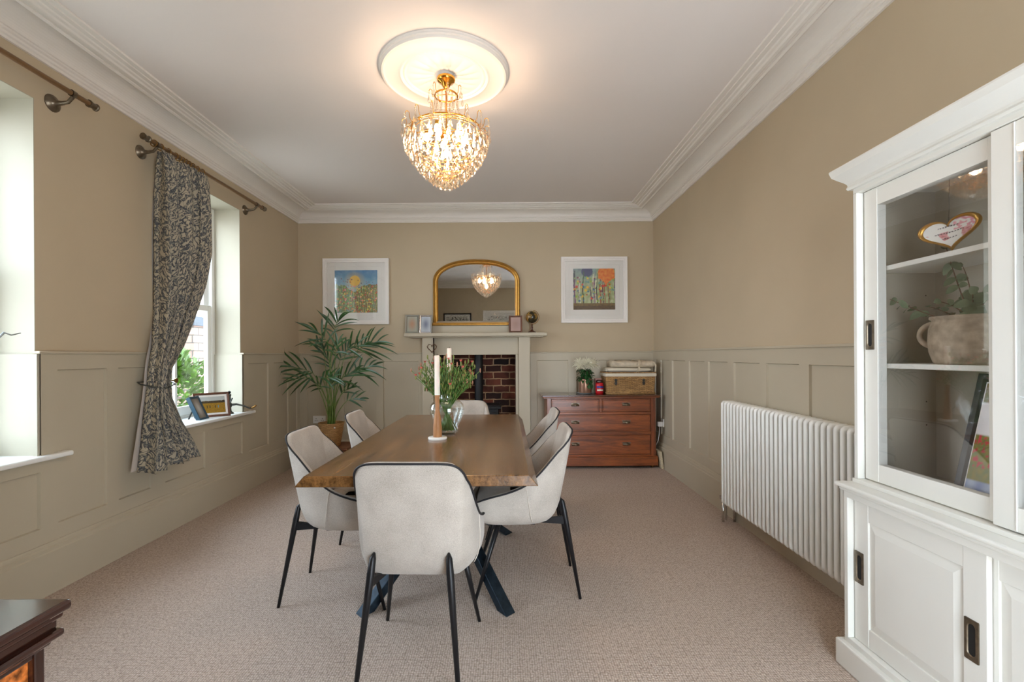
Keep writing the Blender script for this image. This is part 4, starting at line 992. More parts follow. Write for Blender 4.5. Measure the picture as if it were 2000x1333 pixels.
for k in range(7):
    a = 2*pi*k/7; sh.tube([(PX+0.03*cos(a), PY+0.03*sin(a), PZ+0.19), (PX+0.028*cos(a+.3), PY+0.028*sin(a), PZ+0.42)], [0.014, 0.005], 7)
sh.build('trunk_sheaths', M['stem'], pp, smooth=True)

# ------------------------------------------------------------------ dining table
TX0, TX1, TY0, TY1, TZ = -0.782, 0.082, 1.82, 3.69, 0.76
tb_ = empty('dining_table', ((TX0+TX1)/2, (TY0+TY1)/2, 0), label='long dark oak dining table with crossed black metal legs', cat='table')
ov = 0.036
tm = MB().add([(TX0-ov, TY0-0.004, TZ-0.042), (TX1+ov, TY0-0.004, TZ-0.042), (TX1+ov, TY1+0.004, TZ-0.042), (TX0-ov, TY1+0.004, TZ-0.042), (TX0, TY0, TZ), (TX1, TY0, TZ), (TX1, TY1, TZ), (TX0, TY1, TZ)],
         [(0, 3, 2, 1), (4, 5, 6, 7), (0, 1, 5, 4), (1, 2, 6, 5), (2, 3, 7, 6), (3, 0, 4, 7)])
tm.build('tabletop', M['oak'], tb_, bevel=0.003)
cxm, cym = -0.345, 2.755
MB().box(cxm-0.28, cxm+0.28, cym-0.45, cym+0.45, TZ-0.050, TZ-0.042).build('fixing_plate', M['black'], tb_)
for sx_ in (-1, 1):
    for sy_ in (-1, 1):
        foot = Vector((cxm+sx_*0.335, cym+sy_*0.50, 0.002)); top = Vector((cxm-sx_*0.24, cym-sy_*0.36, TZ-0.048))
        d = (top-foot).normalized(); s_ = Vector((sy_*0.8, -sx_*0.8, 0)).normalized(); n_ = d.cross(s_).normalized()
        m = MB(); hw, ht = 0.030, 0.021
        P = []
        for end in (foot, top):
            for a, b in ((-1, -1), (1, -1), (1, 1), (-1, 1)):
                p = end + s_*hw*a + n_*ht*b; k = (end.z-p.z)/d.z; P.append(p + d*k)
        m.add(P, [(0, 1, 2, 3), (4, 7, 6, 5), (0, 4, 5, 1), (1, 5, 6, 2), (2, 6, 7, 3), (3, 7, 4, 0)])
        m.build('leg', M['spider'], tb_, bevel=0.003)

# ------------------------------------------------------------------ chairs
def chair():
    e = empty('dining_chair', (0, 0, 0))
    half = [(0, -.236, .833), (.04, -.236, .833), (.08, -.2355, .833), (.120, -.233, .832), (.150, -.228, .827), (.171, -.219, .814), (.186, -.204, .792), (.193, -.182, .765), (.202, -.15, .735),
            (.209, -.11, .690), (.2145, -.07, .645), (.219, -.03, .607), (.222, .01, .578), (.226, .06, .556), (.228, .11, .540), (.227, .16, .527), (.222, .205, .513), (.210, .24, .498), (.188, .265, .484), (.15, .28, .472), (.10, .287, .464), (.05, .290, .460), (0, .291, .459)]
    # refine with smoothing
    right = [Vector((p[0]*1.06, p[1], p[2])) for p in half]
    dense = []
    for i in range(len(right)-1):
        p0 = right[max(i-1, 0)]; p1 = right[i]; p2 = right[i+1]; p3 = right[min(i+2, len(right)-1)]
        for k in range(2):
            t = k/2; dense.append(0.5*((2*p1) + (p2-p0)*t + (2*p0-5*p1+4*p2-p3)*t*t + (3*p1-p0-3*p2+p3)*t**3))
    dense.append(right[-1])
    loop = dense + [Vector((-p.x, p.y, p.z)) for p in reversed(dense[1:-1])]
    n = len(loop)
    fr = [(.833, 0), (.74, .09), (.613, .25), (.47, .44), (.41, .62), (.385, .82), (.374, 1.0)]
    frear = lambda z: interp(-z, [(-a, b) for a, b in fr])
    fsidet = [(0, 0), (0.35, -0.10), (0.6, -0.06), (0.75, 0.08), (0.88, 0.34), (0.96, 0.68), (1, 1)]
    ts = [0, 0.04, .12, .22, .33, .45, .56, .66, .75, .83, .89, .94, .975, 1]
    outer = []; inner = []
    for i, p in enumerate(loop):
        by = p.y*0.36 if p.y < 0 else p.y*0.76
        B = Vector((p.x*0.80, by, 0.374)); w = max(0, min(1, (p.z-0.55)/0.26)); w = w*w*(3-2*w)
        col = []
        for t in ts:
            z = lerp(p.z, 0.374, t); f0 = frear(p.z); a = (frear(z)-f0)/(1-f0); b = interp(t, fsidet)
            f = w*a + (1-w)*b
            col.append(Vector((lerp(p.x, B.x, f), lerp(p.y, B.y, f), z)))
        outer.append(col)
    for i in range(n):
        t = (loop[(i+1) % n]-loop[i-1]); t.z = 0; t.normalize(); nr = Vector((t.y, -t.x, 0))
        if nr.dot(loop[i]) > 0: nr = -nr
        zt = loop[i].z; col = []
        zs = max(0.445, 0)
        for k in range(8):
            s_ = k/7; z = lerp(zt, zs, s_)
            # outer position at this z
            oc = outer[i]; tt = (zt-z)/(zt-0.374)
            j = max(0, min(len(ts)-2, next((m for m in range(len(ts)-1) if ts[m+1] >= tt), 0)))
            q = oc[j].lerp(oc[j+1], (tt-ts[j])/(ts[j+1]-ts[j]))
            th = lerp(0.026, 0.052, min(1, s_*2.2)) if zt > 0.5 else lerp(0.02, 0.035, s_)
            col.append(Vector((q.x, q.y, z)) + nr*th)
        inner.append(col)
    m = MB(); rows = []
    for i in range(n):
        rim = loop[i].lerp(inner[i][0], 0.5) + Vector((0, 0, 0.007))
        r1 = loop[i].lerp(inner[i][0], 0.2) + Vector((0, 0, 0.005)); r2 = loop[i].lerp(inner[i][0], 0.8) + Vector((0, 0, 0.004))
        rows.append(list(reversed(inner[i])) + [r2, rim, r1] + outer[i])
    rows.append(rows[0]); m.grid(rows)
    L_ = len(rows[0]); b = len(m.v)
    m.v.append(Vector((0, 0.04, 0.372)))
    for i in range(n): m.f.append((i*L_+L_-1, (i+1)*L_+L_-1, b))
    m.build('shell', M['fabric'], e, world=False, smooth=True)
    # cushion
    cu = MB(); rings = []
    cc = Vector((0, 0.04, 0))
    ip = [Vector((c[-1].x, c[-1].y, 0)) for c in inner]
    for sc_, z in ((0.99, 0.43), (1.0, 0.465), (0.985, 0.480), (0.94, 0.489), (0.8, 0.495), (0.5, 0.499), (0.2, 0.500)):
        rings.append([Vector(((q.x-cc.x)*sc_, cc.y+(q.y-cc.y)*sc_, z)) for q in ip])
    for r in rings: r.append(r[0])
    cu.grid(rings); cu.build('seat_cushion', M['fabric'], e, world=False, smooth=True)
    k0 = next(i for i, p in enumerate(dense) if p.y > 0.27)
    pts = [Vector((-p.x, p.y, p.z)) for p in reversed(dense[1:k0])] + dense[:k0]
    pts = [p + Vector((p.x*0.012, 0, 0.002)) + (Vector((0, -0.002, 0)) if p.y < -0.2 else Vector((0, 0, 0))) for p in pts]
    MB().tube(pts, 0.0042, 8).build('piping', M['fabriccord'], e, world=False, smooth=True)
    for s_ in (1, -1):
        i = next(i for i, p in enumerate(dense) if p.y > -0.01); col = outer[i]
        sp2 = []
        for k, q in enumerate(col[:-3]):
            sp2.append(Vector((s_*(q.x+0.0006), q.y-0.035*(k/(len(col)-3)), q.z)))
        MB().tube(sp2, 0.0018, 6).build('side_seam', M['seam'], e, world=False, smooth=True)
    for s_ in (1, -1):
        MB().tube([(s_*0.138, -0.168, 0.492), (s_*0.141, -0.180, 0.475), (s_*0.146, -0.19, 0.42), (s_*0.186, -0.262, 0.0)], [0.004, 0.012, 0.0145, 0.0075], 12).build('leg', M['black'], e, world=False, smooth=True)
    for s_ in (1, -1):
        MB().tube([(s_*0.150, 0.14, 0.382), (s_*0.212, 0.262, 0.0)], [0.014, 0.0075], 12).build('leg', M['black'], e, world=False, smooth=True)
    br2 = MB()
    for s_ in (1, -1):
        br2.add([(s_*0.142, -0.19, 0.405), (s_*0.150, -0.19, 0.365), (s_*0.11, -0.03, 0.366), (s_*0.11, -0.03, 0.374), (s_*0.155, -0.185, 0.405), (s_*0.160, -0.185, 0.365), (s_*0.13, -0.03, 0.366), (s_*0.13, -0.03, 0.374)],
                [(0, 1, 2, 3), (4, 7, 6, 5), (0, 4, 5, 1), (1, 5, 6, 2), (2, 6, 7, 3), (3, 7, 4, 0)])
    br2.box(-0.15, 0.15, -0.04, -0.015, 0.360, 0.374).box(-0.155, 0.155, 0.125, 0.15, 0.360, 0.374)
    br2.build('seat_bracket', M['black'], e, world=False)
    return e
chs = [((-0.352, 1.925), radians(-1.5), 'cream fabric dining chair at the near table end, its back to the camera'),
       ((-0.855, 2.495), -pi/2, 'cream fabric dining chair on the window side, nearer of the two there'),
       ((-0.83, 3.265), -pi/2+0.03, 'cream fabric dining chair on the window side, closest to the palm'),
       ((0.097, 2.56), pi/2, 'cream fabric dining chair on the radiator side, nearer of the two there'),
       ((0.118, 3.35), pi/2, 'cream fabric dining chair on the radiator side, closest to the chest of drawers'),
       ((-0.36, 3.79), pi, 'cream fabric dining chair at the far table end, before the fireplace')]
c0 = chair()
for i, ((x, y), a, lab) in enumerate(chs):
    c = c0 if i == 0 else copy_tree(c0)
    c.location = (x, y, 0); c.rotation_euler = (0, 0, a); tag(c, lab, 'chair', 'cream dining chairs round the oak table')

# ------------------------------------------------------------------ table centrepieces
VX, VY = -0.352, 2.78
vs_ = empty('vase', (VX, VY, TZ), label='clear glass vase half full of water on the dining table', cat='vase')
vp = [(0, 0.0), (0.046, 0.0), (0.050, 0.006), (0.058, 0.030), (0.078, 0.072), (0.096, 0.115), (0.1015, 0.145), (0.096, 0.172), (0.078, 0.192), (0.060, 0.201), (0.052, 0.208), (0.050, 0.222), (0.053, 0.238)]
vin = [(r-0.0035, z) for r, z in reversed(vp[2:])] + [(0.044, 0.012), (0, 0.012)]
MB().lathe(vp + vin, (VX, VY, TZ), 40).build('glass_body', M['vglass'], vs_, smooth=True)
wp = [(0, 0.0135), (0.042, 0.0135)] + [(r-0.0045, z) for r, z in vp[3:6]] + [(0.0965, 0.143), (0, 0.143)]
MB().lathe(wp, (VX, VY, TZ), 40).build('water', M['water'], vs_, smooth=True, auto=50)
fl = empty('flower_bunch', (VX, VY, TZ+0.02), label='bunch of budding pink carnations in the glass vase', cat='flowers')
random.seed(17)
buds = []
tips = [(803, 724), (812, 738), (835, 698), (838, 707), (845, 715), (860, 702), (868, 700), (876, 706), (886, 698), (893, 712), (900, 710), (908, 716), (915, 725), (922, 712), (930, 736), (938, 724), (820, 735), (826, 720), (850, 726), (882, 716), (905, 735), (912, 745), (920, 735), (843, 740), (832, 750), (872, 720), (895, 722), (865, 715), (855, 708), (889, 730), (899, 745), (878, 735), (862, 738), (848, 700), (904, 722), (915, 706), (872, 695), (830, 712)]
tips += [(random.randint(815, 930), random.randint(705, 765)) for _ in range(34)]
for i, (px, py) in enumerate(tips):
    tip = W(px, py, VY+random.uniform(-0.10, 0.14)); a = random.uniform(0, 2*pi); r = random.uniform(0.0, 0.04)
    root = Vector((VX - (tip.x-VX)*0.22 + r*0.5*cos(a), VY+r*sin(a)*0.6, TZ+0.022))
    neck = Vector((VX + (tip.x-VX)*0.16, VY + (tip.y-VY)*0.16, TZ+0.215))
    sm_ = MB().tube(bez(root, neck*1.0, tip, 10), [0.0028]*5+[0.0022]*4+[0.0018]*2, 6)
    k2 = MB(); pk = MB()
    if i == 0: side_buds = MB()
    for b in range(6):
        tt = random.uniform(0.5, 0.95); base_ = root*(1-tt)**2 + neck*2*tt*(1-tt) + tip*tt*tt
        d = Vector((random.uniform(-1, 1), random.uniform(-1, 1), random.uniform(0.6, 1.6))).normalized(); e_ = base_ + d*random.uniform(0.02, 0.05)
        sm_.tube([base_, e_], [0.0014, 0.001], 5); side_buds.sphere(e_, 0.0068 if b < 3 else 0.003, 7, 6, (0.6, 0.6, 1.9))
        leafblade(sm_, base_, (random.uniform(-1, 1), random.uniform(-1, 1), 0.8), random.uniform(0.03, 0.07), 0.0075, droop=0.5)
    so = sm_.build('stem', M['fstem'], fl, smooth=True)
    k2.sphere(tip, 0.0076, 8, 7, (0.62, 0.62, 1.8)); k2.build('bud', M['budpink' if i % 3 == 0 else 'bud'], so, smooth=True)
    if i % 3 == 1:
        for b in range(9):
            a = 2*pi*b/9; leafblade(pk, tip+Vector((0, 0, 0.008)), (cos(a)*0.6, sin(a)*0.6, 1.0), 0.020, 0.012, droop=0.2, n=3)
        pk.build('petals', M['pink'], so, smooth=True)

side_buds.build('side_buds', M['bud'], fl, smooth=True, kind='stuff')

def candlestick(x, y, hs, ht, label):
    e = empty('candlestick', (x, y, TZ), label=label, cat='candlestick', group='turned oak candlesticks')
    MB().lathe([(0, 0), (0.050, 0), (0.052, 0.004), (0.052, 0.010), (0.049, 0.013), (0, 0.013)], (x, y, TZ), 32).build('base_disc', M['ceramic'], e, smooth=True, auto=50)
    k = hs/0.243
    MB().lathe([(0, 0.013), (0.0235, 0.013), (0.0245, 0.02*k), (0.0235, 0.07*k), (0.018, 0.12*k), (0.0125, 0.16*k), (0.0115, 0.19*k), (0.0125, 0.22*k), (0.0150, hs), (0, hs)], (x, y, TZ), 24).build('stick', M['candlewood'], e, smooth=True, auto=60)
    c = empty('taper_candle', (x, y, TZ+hs), label=label.replace('turned oak candlestick', 'ivory taper candle in the oak candlestick'), cat='candle', group='ivory taper candles')
    MB().lathe([(0, 0), (0.0150, 0), (0.0145, ht-0.004), (0.011, ht), (0, ht-0.002)], (x, y, TZ+hs), 20).build('wax', M['wax'], c, smooth=True, auto=60)
    MB().tube([(x, y, TZ+hs+ht-0.003), (x+0.001, y, TZ+hs+ht+0.009)], 0.0011, 5).build('wick', M['hole'], c)
candlestick(-0.384, 2.615, 0.243, 0.218, 'turned oak candlestick in front of the glass vase')
candlestick(-0.358, 2.96, 0.243, 0.262, 'turned oak candlestick behind the glass vase')

# ------------------------------------------------------------------ radiator
rd = empty('column_radiator', (1.61, 2.74, 0.14), label='white column radiator on the panelled wall', cat='radiator')
XF = 1.555
sec = MB()
for xx in (XF+0.006, XF+0.048, XF+0.090): 
    sec.tube([(xx, 0, 0.160), (xx, 0, 0.850)], 0.0125, 12, caps=False)
def racetrack(zc_, flip):
    m = MB(); pts = []
    pts = [(XF+0.006, 0, zc_)] + [(XF+0.006+0.006*(1-cos(a)), 0, zc_+flip*0.016*sin(a)) for a in (pi/4, pi/2)] + [(XF+0.048, 0, zc_+flip*0.017)] + [(XF+0.090-0.006*(1-cos(a)), 0, zc_+flip*0.016*sin(a)) for a in (pi/2, pi/4)] + [(XF+0.090, 0, zc_)]
    m.tube(pts, [0.0125, 0.014, 0.016, 0.016, 0.016, 0.014, 0.0125], 12); return m
for zc_, fl_ in ((0.848, 1), (0.162, -1)):
    q = racetrack(zc_, fl_); sec.add(q.v, q.f)
    sec.tube([(XF+0.048, -0.0235, zc_+fl_*0.004), (XF+0.048, 0.0235, zc_+fl_*0.004)], 0.016, 12)
yr0 = 3.445
s0 = None
for k in range(33):
    if s0 is None:
        s0 = sec.build('section', M['rad'], rd, world=False, smooth=True, auto=60)
        s0.location = (-1.61, yr0-2.74, -0.14)
    else:
        s1 = s0.copy(); COL.objects.link(s1); s1.parent = rd; s1.location = (-1.61, yr0-0.0457*k-2.74, -0.14)
vl = MB(); vl.tube([(XF+0.048, yr0+0.024, 0.165), (XF+0.048, yr0+0.055, 0.165)], 0.011, 12); vl.tube([(XF+0.048, yr0+0.05, 0.18), (XF+0.048, yr0+0.05, 0.0)], 0.008, 12); vl.tube([(XF+0.03, yr0+0.05, 0.165), (XF+0.005, yr0+0.05, 0.165)], 0.014, 14)
vl.build('valve', M['chrome'], rd, smooth=True, auto=50)
MB().tube([(XF+0.006, yr0+0.005, 0.146), (XF+0.006, yr0+0.005, 0.0)], 0.009, 10).tube([(XF+0.09, yr0+0.005, 0.146), (XF+0.09, yr0+0.005, 0.0)], 0.009, 10).build('foot', M['chrome'], rd, smooth=True)
MB().box(XF+0.09, XQ-0.0, 3.10, 3.13, 0.80, 0.83).box(XF+0.09, XQ-0.0, 2.30, 2.33, 0.80, 0.83).build('wall_bracket', M['rad'], rd)

# ------------------------------------------------------------------ display cabinet
CY0, CY1 = 0.80, 1.862
dc = empty('display_cabinet', (1.5, 1.33, 0), label='tall cream painted display cabinet with sliding glass doors', cat='cabinet')
XW = XR-0.03
MB().box(1.293, XW, CY0-0.03, 1.885, 0, 0.098).build('plinth', M['cab'], dc, bevel=0.006)
q = MB().box(1.315, XW, CY1-0.02, CY1, 0.118, 0.660).box(1.315, XW, CY0, CY0+0.02, 0.118, 0.660)
q.box(1.315, XW, CY0, CY1, 0.098, 0.118).box(1.315, XW, CY0, CY1, 0.660, 0.690).box(XW-0.015, XW, CY0+0.02, CY1-0.02, 0.118, 0.66)
q.build('base_carcass', M['cab'], dc, bevel=0.002)
MB().box(1.288, XW, CY0-0.03, 1.880, 0.700, 0.717).box(1.300, XW, CY0-0.015, 1.870, 0.686, 0.701).build('counter', M['cab'], dc, bevel=0.007, bseg=3)
MB().box(1.350, XW, CY0, CY1+0.002, 0.717, 0.732).box(1.357, XW, CY1-0.020, CY1-0.002, 0.732, 1.840).box(1.357, XW, CY0, CY0+0.02, 0.732, 1.840).box(1.357, XW, CY0, CY1-0.002, 1.840, 1.862).build('upper_carcass', M['cab'], dc, bevel=0.002)
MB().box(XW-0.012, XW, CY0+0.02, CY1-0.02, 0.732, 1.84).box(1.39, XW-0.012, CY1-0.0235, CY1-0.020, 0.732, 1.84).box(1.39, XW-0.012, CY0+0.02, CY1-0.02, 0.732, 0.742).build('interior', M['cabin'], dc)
# cornice round front and far end
cp_ = [(0.0, 1.858), (0.012, 1.858), (0.016, 1.866), (0.012, 1.874), (0.014, 1.882), (0.022, 1.892), (0.036, 1.905), (0.050, 1.920), (0.053, 1.930), (0.056, 1.940), (0.056, 1.946), (-0.34, 1.946)]
MB().sweep([((1.357, CY0, 0), (-1, -1, 0), (0, 0, 1)), ((1.357, CY1-0.002, 0), (-1, 1, 0), (0, 0, 1)), ((XW, CY1-0.002, 0), (0, 1, 0), (0, 0, 1))], cp_).build('cornice', M['cab'], dc)
MB().box(1.36, XW, CY0, CY1, 1.862, 1.90).build('top_board', M['cab'], dc)
def fdoor(name, x, y0, y1, z0, z1, st=0.066, glass=True, topr=0.066, botr=0.066, th=0.016):
    m = MB().box(x, x+th, y0, y0+st, z0, z1).box(x, x+th, y1-st, y1, z0, z1).box(x+0.001, x+th, y0+st, y1-st, z0, z0+botr).box(x+0.001, x+th, y0+st, y1-st, z1-topr, z1)
    o = m.build(name, M['cab'], dc, bevel=0.0015)
    a, b, c, d = y0+st, y1-st, z0+botr, z1-topr
    if glass:
        sk_ = th-0.002
        MB().add([(x+sk_-0.003, a-.003, c-.003), (x+sk_, a-.003, c-.003), (x+0.004, b+.003, c-.003), (x+0.001, b+.003, c-.003), (x+sk_-0.003, a-.003, d+.003), (x+sk_, a-.003, d+.003), (x+0.004, b+.003, d+.003), (x+0.001, b+.003, d+.003)], [(0, 3, 2, 1), (4, 5, 6, 7), (0, 1, 5, 4), (1, 2, 6, 5), (2, 3, 7, 6), (3, 0, 4, 7)]).build('glass_pane', M['cabpane'], o)
    else:
        e1 = 0.032
        P = MB(); P.add([(x+0.008, a, c), (x+0.008, b, c), (x+0.008, b, d), (x+0.008, a, d), (x+0.001, a+e1, c+e1), (x+0.001, b-e1, c+e1), (x+0.001, b-e1, d-e1), (x+0.001, a+e1, d-e1)], [(0, 1, 5, 4), (1, 2, 6, 5), (2, 3, 7, 6), (3, 0, 4, 7), (4, 5, 6, 7)])
        P.build('raised_panel', M['cab'], o)
    return o
def pull(x, y, z, par, h=0.115, w=0.042):
    m = MB(); R = []
    def rr(hw, hh, r, dx):
        pts = []
        for cxs, cys, a0 in ((1, 1, 0), (-1, 1, 90), (-1, -1, 180), (1, -1, 270)):
            for k in range(5):
                a = radians(a0+k*22.5); pts.append((x+dx, y+cxs*(hw-r)+r*cos(a), z+cys*(hh-r)+r*sin(a)))
        pts.append(pts[0]); return pts
    m.grid([rr(w/2, h/2, 0.003, 0.0), rr(w/2, h/2, 0.003, -0.003), rr(w*0.30, h*0.40, w*0.29, -0.0035), rr(w*0.25, h*0.375, w*0.24, 0.0)])
    o = m.build('flush_pull', M['antique'], par, smooth=True, auto=30)
    c = rr(w*0.26, h*0.38, w*0.25, -0.0006)[:-1]
    MB().add(c, [tuple(range(len(c)))]).build('finger_slot', M['hole'], o)
ua = fdoor('upper_door', 1.381, 1.30, 1.835, 0.737, 1.838, 0.064, th=0.034); pull(1.381, 1.807, 1.288, ua, 0.112, 0.040)
ub = fdoor('upper_door', 1.362, 0.825, 1.336, 0.737, 1.838, 0.064)
MB().box(1.360, 1.364, 1.272, 1.274, 0.74, 1.836).build('bead', M['cab'], ub)
la = fdoor('lower_door', 1.338, 1.33, 1.838, 0.12, 0.658, 0.070, False, 0.07, 0.07); pull(1.338, 1.811, 0.402, la, 0.12, 0.043); pull(1.338, 1.373, 0.388, la, 0.12, 0.043)
lb = fdoor('lower_door', 1.356, 0.825, 1.385, 0.12, 0.658, 0.070, False, 0.07, 0.07)
for z in (1.180, 1.545): MB().box(1.418, XW-0.012, CY0+0.022, CY1-0.024, z-0.018, z).build('shelf', M['cab'], dc, bevel=0.002)
hl = MB()
for z in (0.94, 1.03, 1.36, 1.44):
    for x in (1.44, 1.62): hl.lathe([(0, 0), (0.0028, 0), (0, 0.0001)], (x, CY1-0.0242, z), 8, 'Y')
hl.build('shelf_pin_holes', M['hole'], dc)
# earthenware jug with eucalyptus
JX, JY, JZ = 1.535, 1.565, 1.180
jg = empty('stoneware_pot', (JX, JY, JZ), label='weathered stoneware pot with side handle on the cabinet shelf', cat='pot')
jp = [(0, 0), (0.096, 0.0), (0.101, 0.008), (0.111, 0.040), (0.1145, 0.080), (0.112, 0.120), (0.104, 0.142), (0.103, 0.148), (0.110, 0.153), (0.110, 0.160), (0.101, 0.161), (0.096, 0.15), (0.104, 0.12), (0.105, 0.06), (0.08, 0.015), (0, 0.012)]
MB().lathe(jp, (JX, JY, JZ), 40).build('body', M['claypot'], jg, smooth=True, auto=70)
hd = Vector((-0.45, 0.9, 0)).normalized()
B0 = Vector((JX, JY, JZ)) + hd*0.100; MB().tube([B0 + hd*0.044*sin(pi*q/14) + Vector((0, 0, 0.100+0.040*cos(pi*q/14))) for q in range(15)], 0.009, 10).build('handle', M['claypot'], jg, smooth=True)
eu = empty('eucalyptus_stems', (JX, JY, JZ+0.1), label='bunch of eucalyptus sprigs standing in the stoneware pot', cat='foliage')
random.seed(41)
def sprig(pts, nlv, size, drop=0.3):
    p = bez(*pts, 10); s_ = MB().tube(p, [lerp(0.0028, 0.001, i/10) for i in range(11)], 5).build('stem', M['twig'], eu, smooth=True)
    lf = MB()
    for k in range(nlv):
        t = lerp(0.25, 1, k/max(1, nlv-1)); q = p[min(10, int(t*10))]
        d = Vector((random.uniform(-1, 0.5), random.uniform(-1, 1), random.uniform(-0.5, 0.6))).normalized()
        leafblade(lf, q, d, size*random.uniform(0.8, 1.25), size*0.82, up=(-0.6, -0.6, 0.5), droop=drop, n=6, fold=0.08)
    for q in lf.v: q.x = max(q.x, 1.428)
    lf.build('leaves', M['eucal'], s_, smooth=True)
J = Vector((JX, JY, JZ+0.13))
sprig((J, W(1870, 560, 1.60), W(1848, 484, 1.62)), 13, 0.030)
sprig((J+Vector((0, 0.05, 0)), W(1800, 610, 1.72), W(1738, 585, 1.74)), 9, 0.034)
sprig((J, W(1900, 590, 1.50), W(1900, 575, 1.46)), 8, 0.042); sprig((J, W(1880, 600, 1.6), W(1838, 590, 1.62)), 6, 0.030)
sprig((J, W(1920, 590, 1.5), W(1945, 560, 1.42)), 7, 0.036); sprig((J, W(1900, 560, 1.6), W(1880, 520, 1.62)), 6, 0.030)
sprig((J+Vector((0, 0.03, 0)), W(1860, 610, 1.68), W(1815, 600, 1.70)), 6, 0.026)
# heart plaque
HC = Vector((1.47, 1.575, 1.545+0.070))
hpl = empty('heart_plaque', (HC.x, HC.y, 1.545), label='gold heart-shaped floral plaque hanging on a string in the cabinet', cat='plaque')
fx = Vector((0.42, -0.90, 0)).normalized(); fn = Vector((-0.90, -0.42, 0.0)).normalized(); tl = radians(7)
hax = (fx*cos(tl) + Vector((0, 0, sin(tl)))); haz = Vector((0, 0, cos(tl))) - fx*sin(tl)
hq = []
for i in range(120):
    a = 2*pi*i/120; hq.append((sin(a)**3, (13*cos(a)-5*cos(2*a)-2*cos(3*a)-cos(4*a))/16))
def heart(sc_, dep): return [HC + hax*x*0.084*sc_ + haz*(z+0.08)*0.062*sc_ + fn*dep for x, z in hq]
ringh = [heart(1.0, 0), heart(1.0, 0.009), heart(0.94, 0.014), heart(0.86, 0.012), heart(0.81, 0.006)]
for r in ringh: r.append(r[0])
MB().grid(ringh).build('heart_frame', M['gilt'], hpl, smooth=True, auto=60)
random.seed(8)
fc = MB(); fc.col = []
cen = HC + fn*0.007 + haz*0.004
ptsr = []
for ri in range(31):
    ring_ = heart(0.83*ri/30, 0.007)
    for k, p in enumerate(ring_):
        ptsr.append(p)
        x, z = hq[k][0]*ri/30, hq[k][1]*ri/30
        c = L(230, 226, 218)
        if nz_(x*0.7, z*0.7, 3.2, 9) > 0.56 and z < 0.1: c = rgbmix(L(176, 60, 66), L(236, 190, 190), nz_(x, z, 9))
        if x > 0.2 and z > 0.1 and nz_(x, z, 6, 3) > 0.5: c = L(222, 150, 160)
        if (abs(x) < 0.38 and abs(z-0.38) < 0.035 or abs(x) < 0.55 and abs(z-0.02) < 0.035 or abs(x) < 0.28 and abs(z+0.34) < 0.035) and sin(x*60) > -0.5: c = L(70, 60, 64)
        fc.col.append(c)
fc.v = [Vector(p) for p in ptsr]
for i in range(30):
    for k in range(120): fc.f.append((i*120+k, i*120+(k+1) % 120, (i+1)*120+(k+1) % 120, (i+1)*120+k))
fc.build('plaque_face', M['paint'], hpl)
MB().tube([HC+haz*0.03, HC+Vector((0, 0, 0.232))], 0.0007, 4).build('string', M['fabriccord'], hpl)
# leaning framed photograph in the cabinet
def garden(u, v):
    c = L(226, 222, 222)
    if u < 0.34 and v < 0.55: c = rgbmix(L(150, 130, 40), L(90, 110, 60), nz_(u, v, 20)); 
    if u < 0.5 and 0.25 < v < 0.55 and nz_(u, v, 26, 4) > 0.6: c = L(190, 50, 60)
    if u > 0.45 and v > 0.45 and nz_(u, v*0.4, 9, 2) > 0.45: c = rgbmix(L(60, 48, 48), L(120, 90, 96), nz_(u, v, 18))
    if u > 0.30 and v < 0.36 and v > 0.16: c = L(92, 88, 90)
    if v < 0.14: c = rgbmix(L(90, 110, 170), L(190, 200, 214), nz_(u, v, 8))
    if v > 0.82 and u < 0.5: c = rgbmix(L(130, 70, 40), L(90, 110, 50), nz_(u, v, 15))
    if (u-0.6)**2 + (v-0.42)**2 < 0.03: c = L(236, 232, 228)
    return c
pf = standing_frame('framed_photograph', (1.432, 1.385, 0.743), radians(-88), 0.235, 0.30, 0.42, 0.026, 0.014, M['frame_black'], garden, 'dark framed family photograph leaning inside the cabinet', n=60, cat='picture', mount=0.004)
MB().lathe([(0, 0), (0.055, 0), (0.060, 0.006), (0.058, 0.014), (0, 0.014)], (1.50, 1.66, 0.742), 28).build('wooden_coaster', M['brownwood'], smooth=True, auto=50, origin=(1.50, 1.66, 0.742), label='round brown wooden coaster on the cabinet floor', cat='coaster')

# ------------------------------------------------------------------ polished antique cabinet at the picture edge
ac = empty('antique_side_cabinet', (-1.3, 0.6, 0), label='dark polished rosewood cabinet with moulded top, cut by the picture edge', cat='cabinet')
ax1, ay1 = -0.798, 0.872
MB().box(-1.80, ax1, 0.34, ay1, 0.762, 0.780).build('top', M['antqwood'], ac, bevel=0.006, bseg=3)
MB().box(-1.785, ax1-0.012, 0.35, ay1-0.004, 0.748, 0.762).box(-1.77, ax1-0.022, 0.36, ay1-0.006, 0.728, 0.750).box(-1.765, ax1-0.010, 0.355, ay1-0.004, 0.716, 0.730).box(-1.75, ax1-0.030, 0.37, ay1-0.008, 0.700, 0.718).build('top_moulding', M['antqwood'], ac, bevel=0.005, bseg=3)
ov_ = MB(); pts = [(-1.30+0.40*math.copysign(abs(cos(a))**0.7, cos(a)), 0.60+0.19*math.copysign(abs(sin(a))**0.7, sin(a))) for a in [2*pi*i/48 for i in range(48)]]
ov_.prism(pts, 0.7801, 0.7812, 'XY'); ov_.build('top_inlay', M['inlay'], ac)
MB().tube([(x, y, 0.7812) for x, y in pts], 0.003, 6, closed=True).build('inlay_line', M['burl'], ac, smooth=True)
MB().box(-1.745, ax1-0.055, 0.38, ay1-0.012, 0.06, 0.700).build('body', M['antqwood'], ac, bevel=0.003)
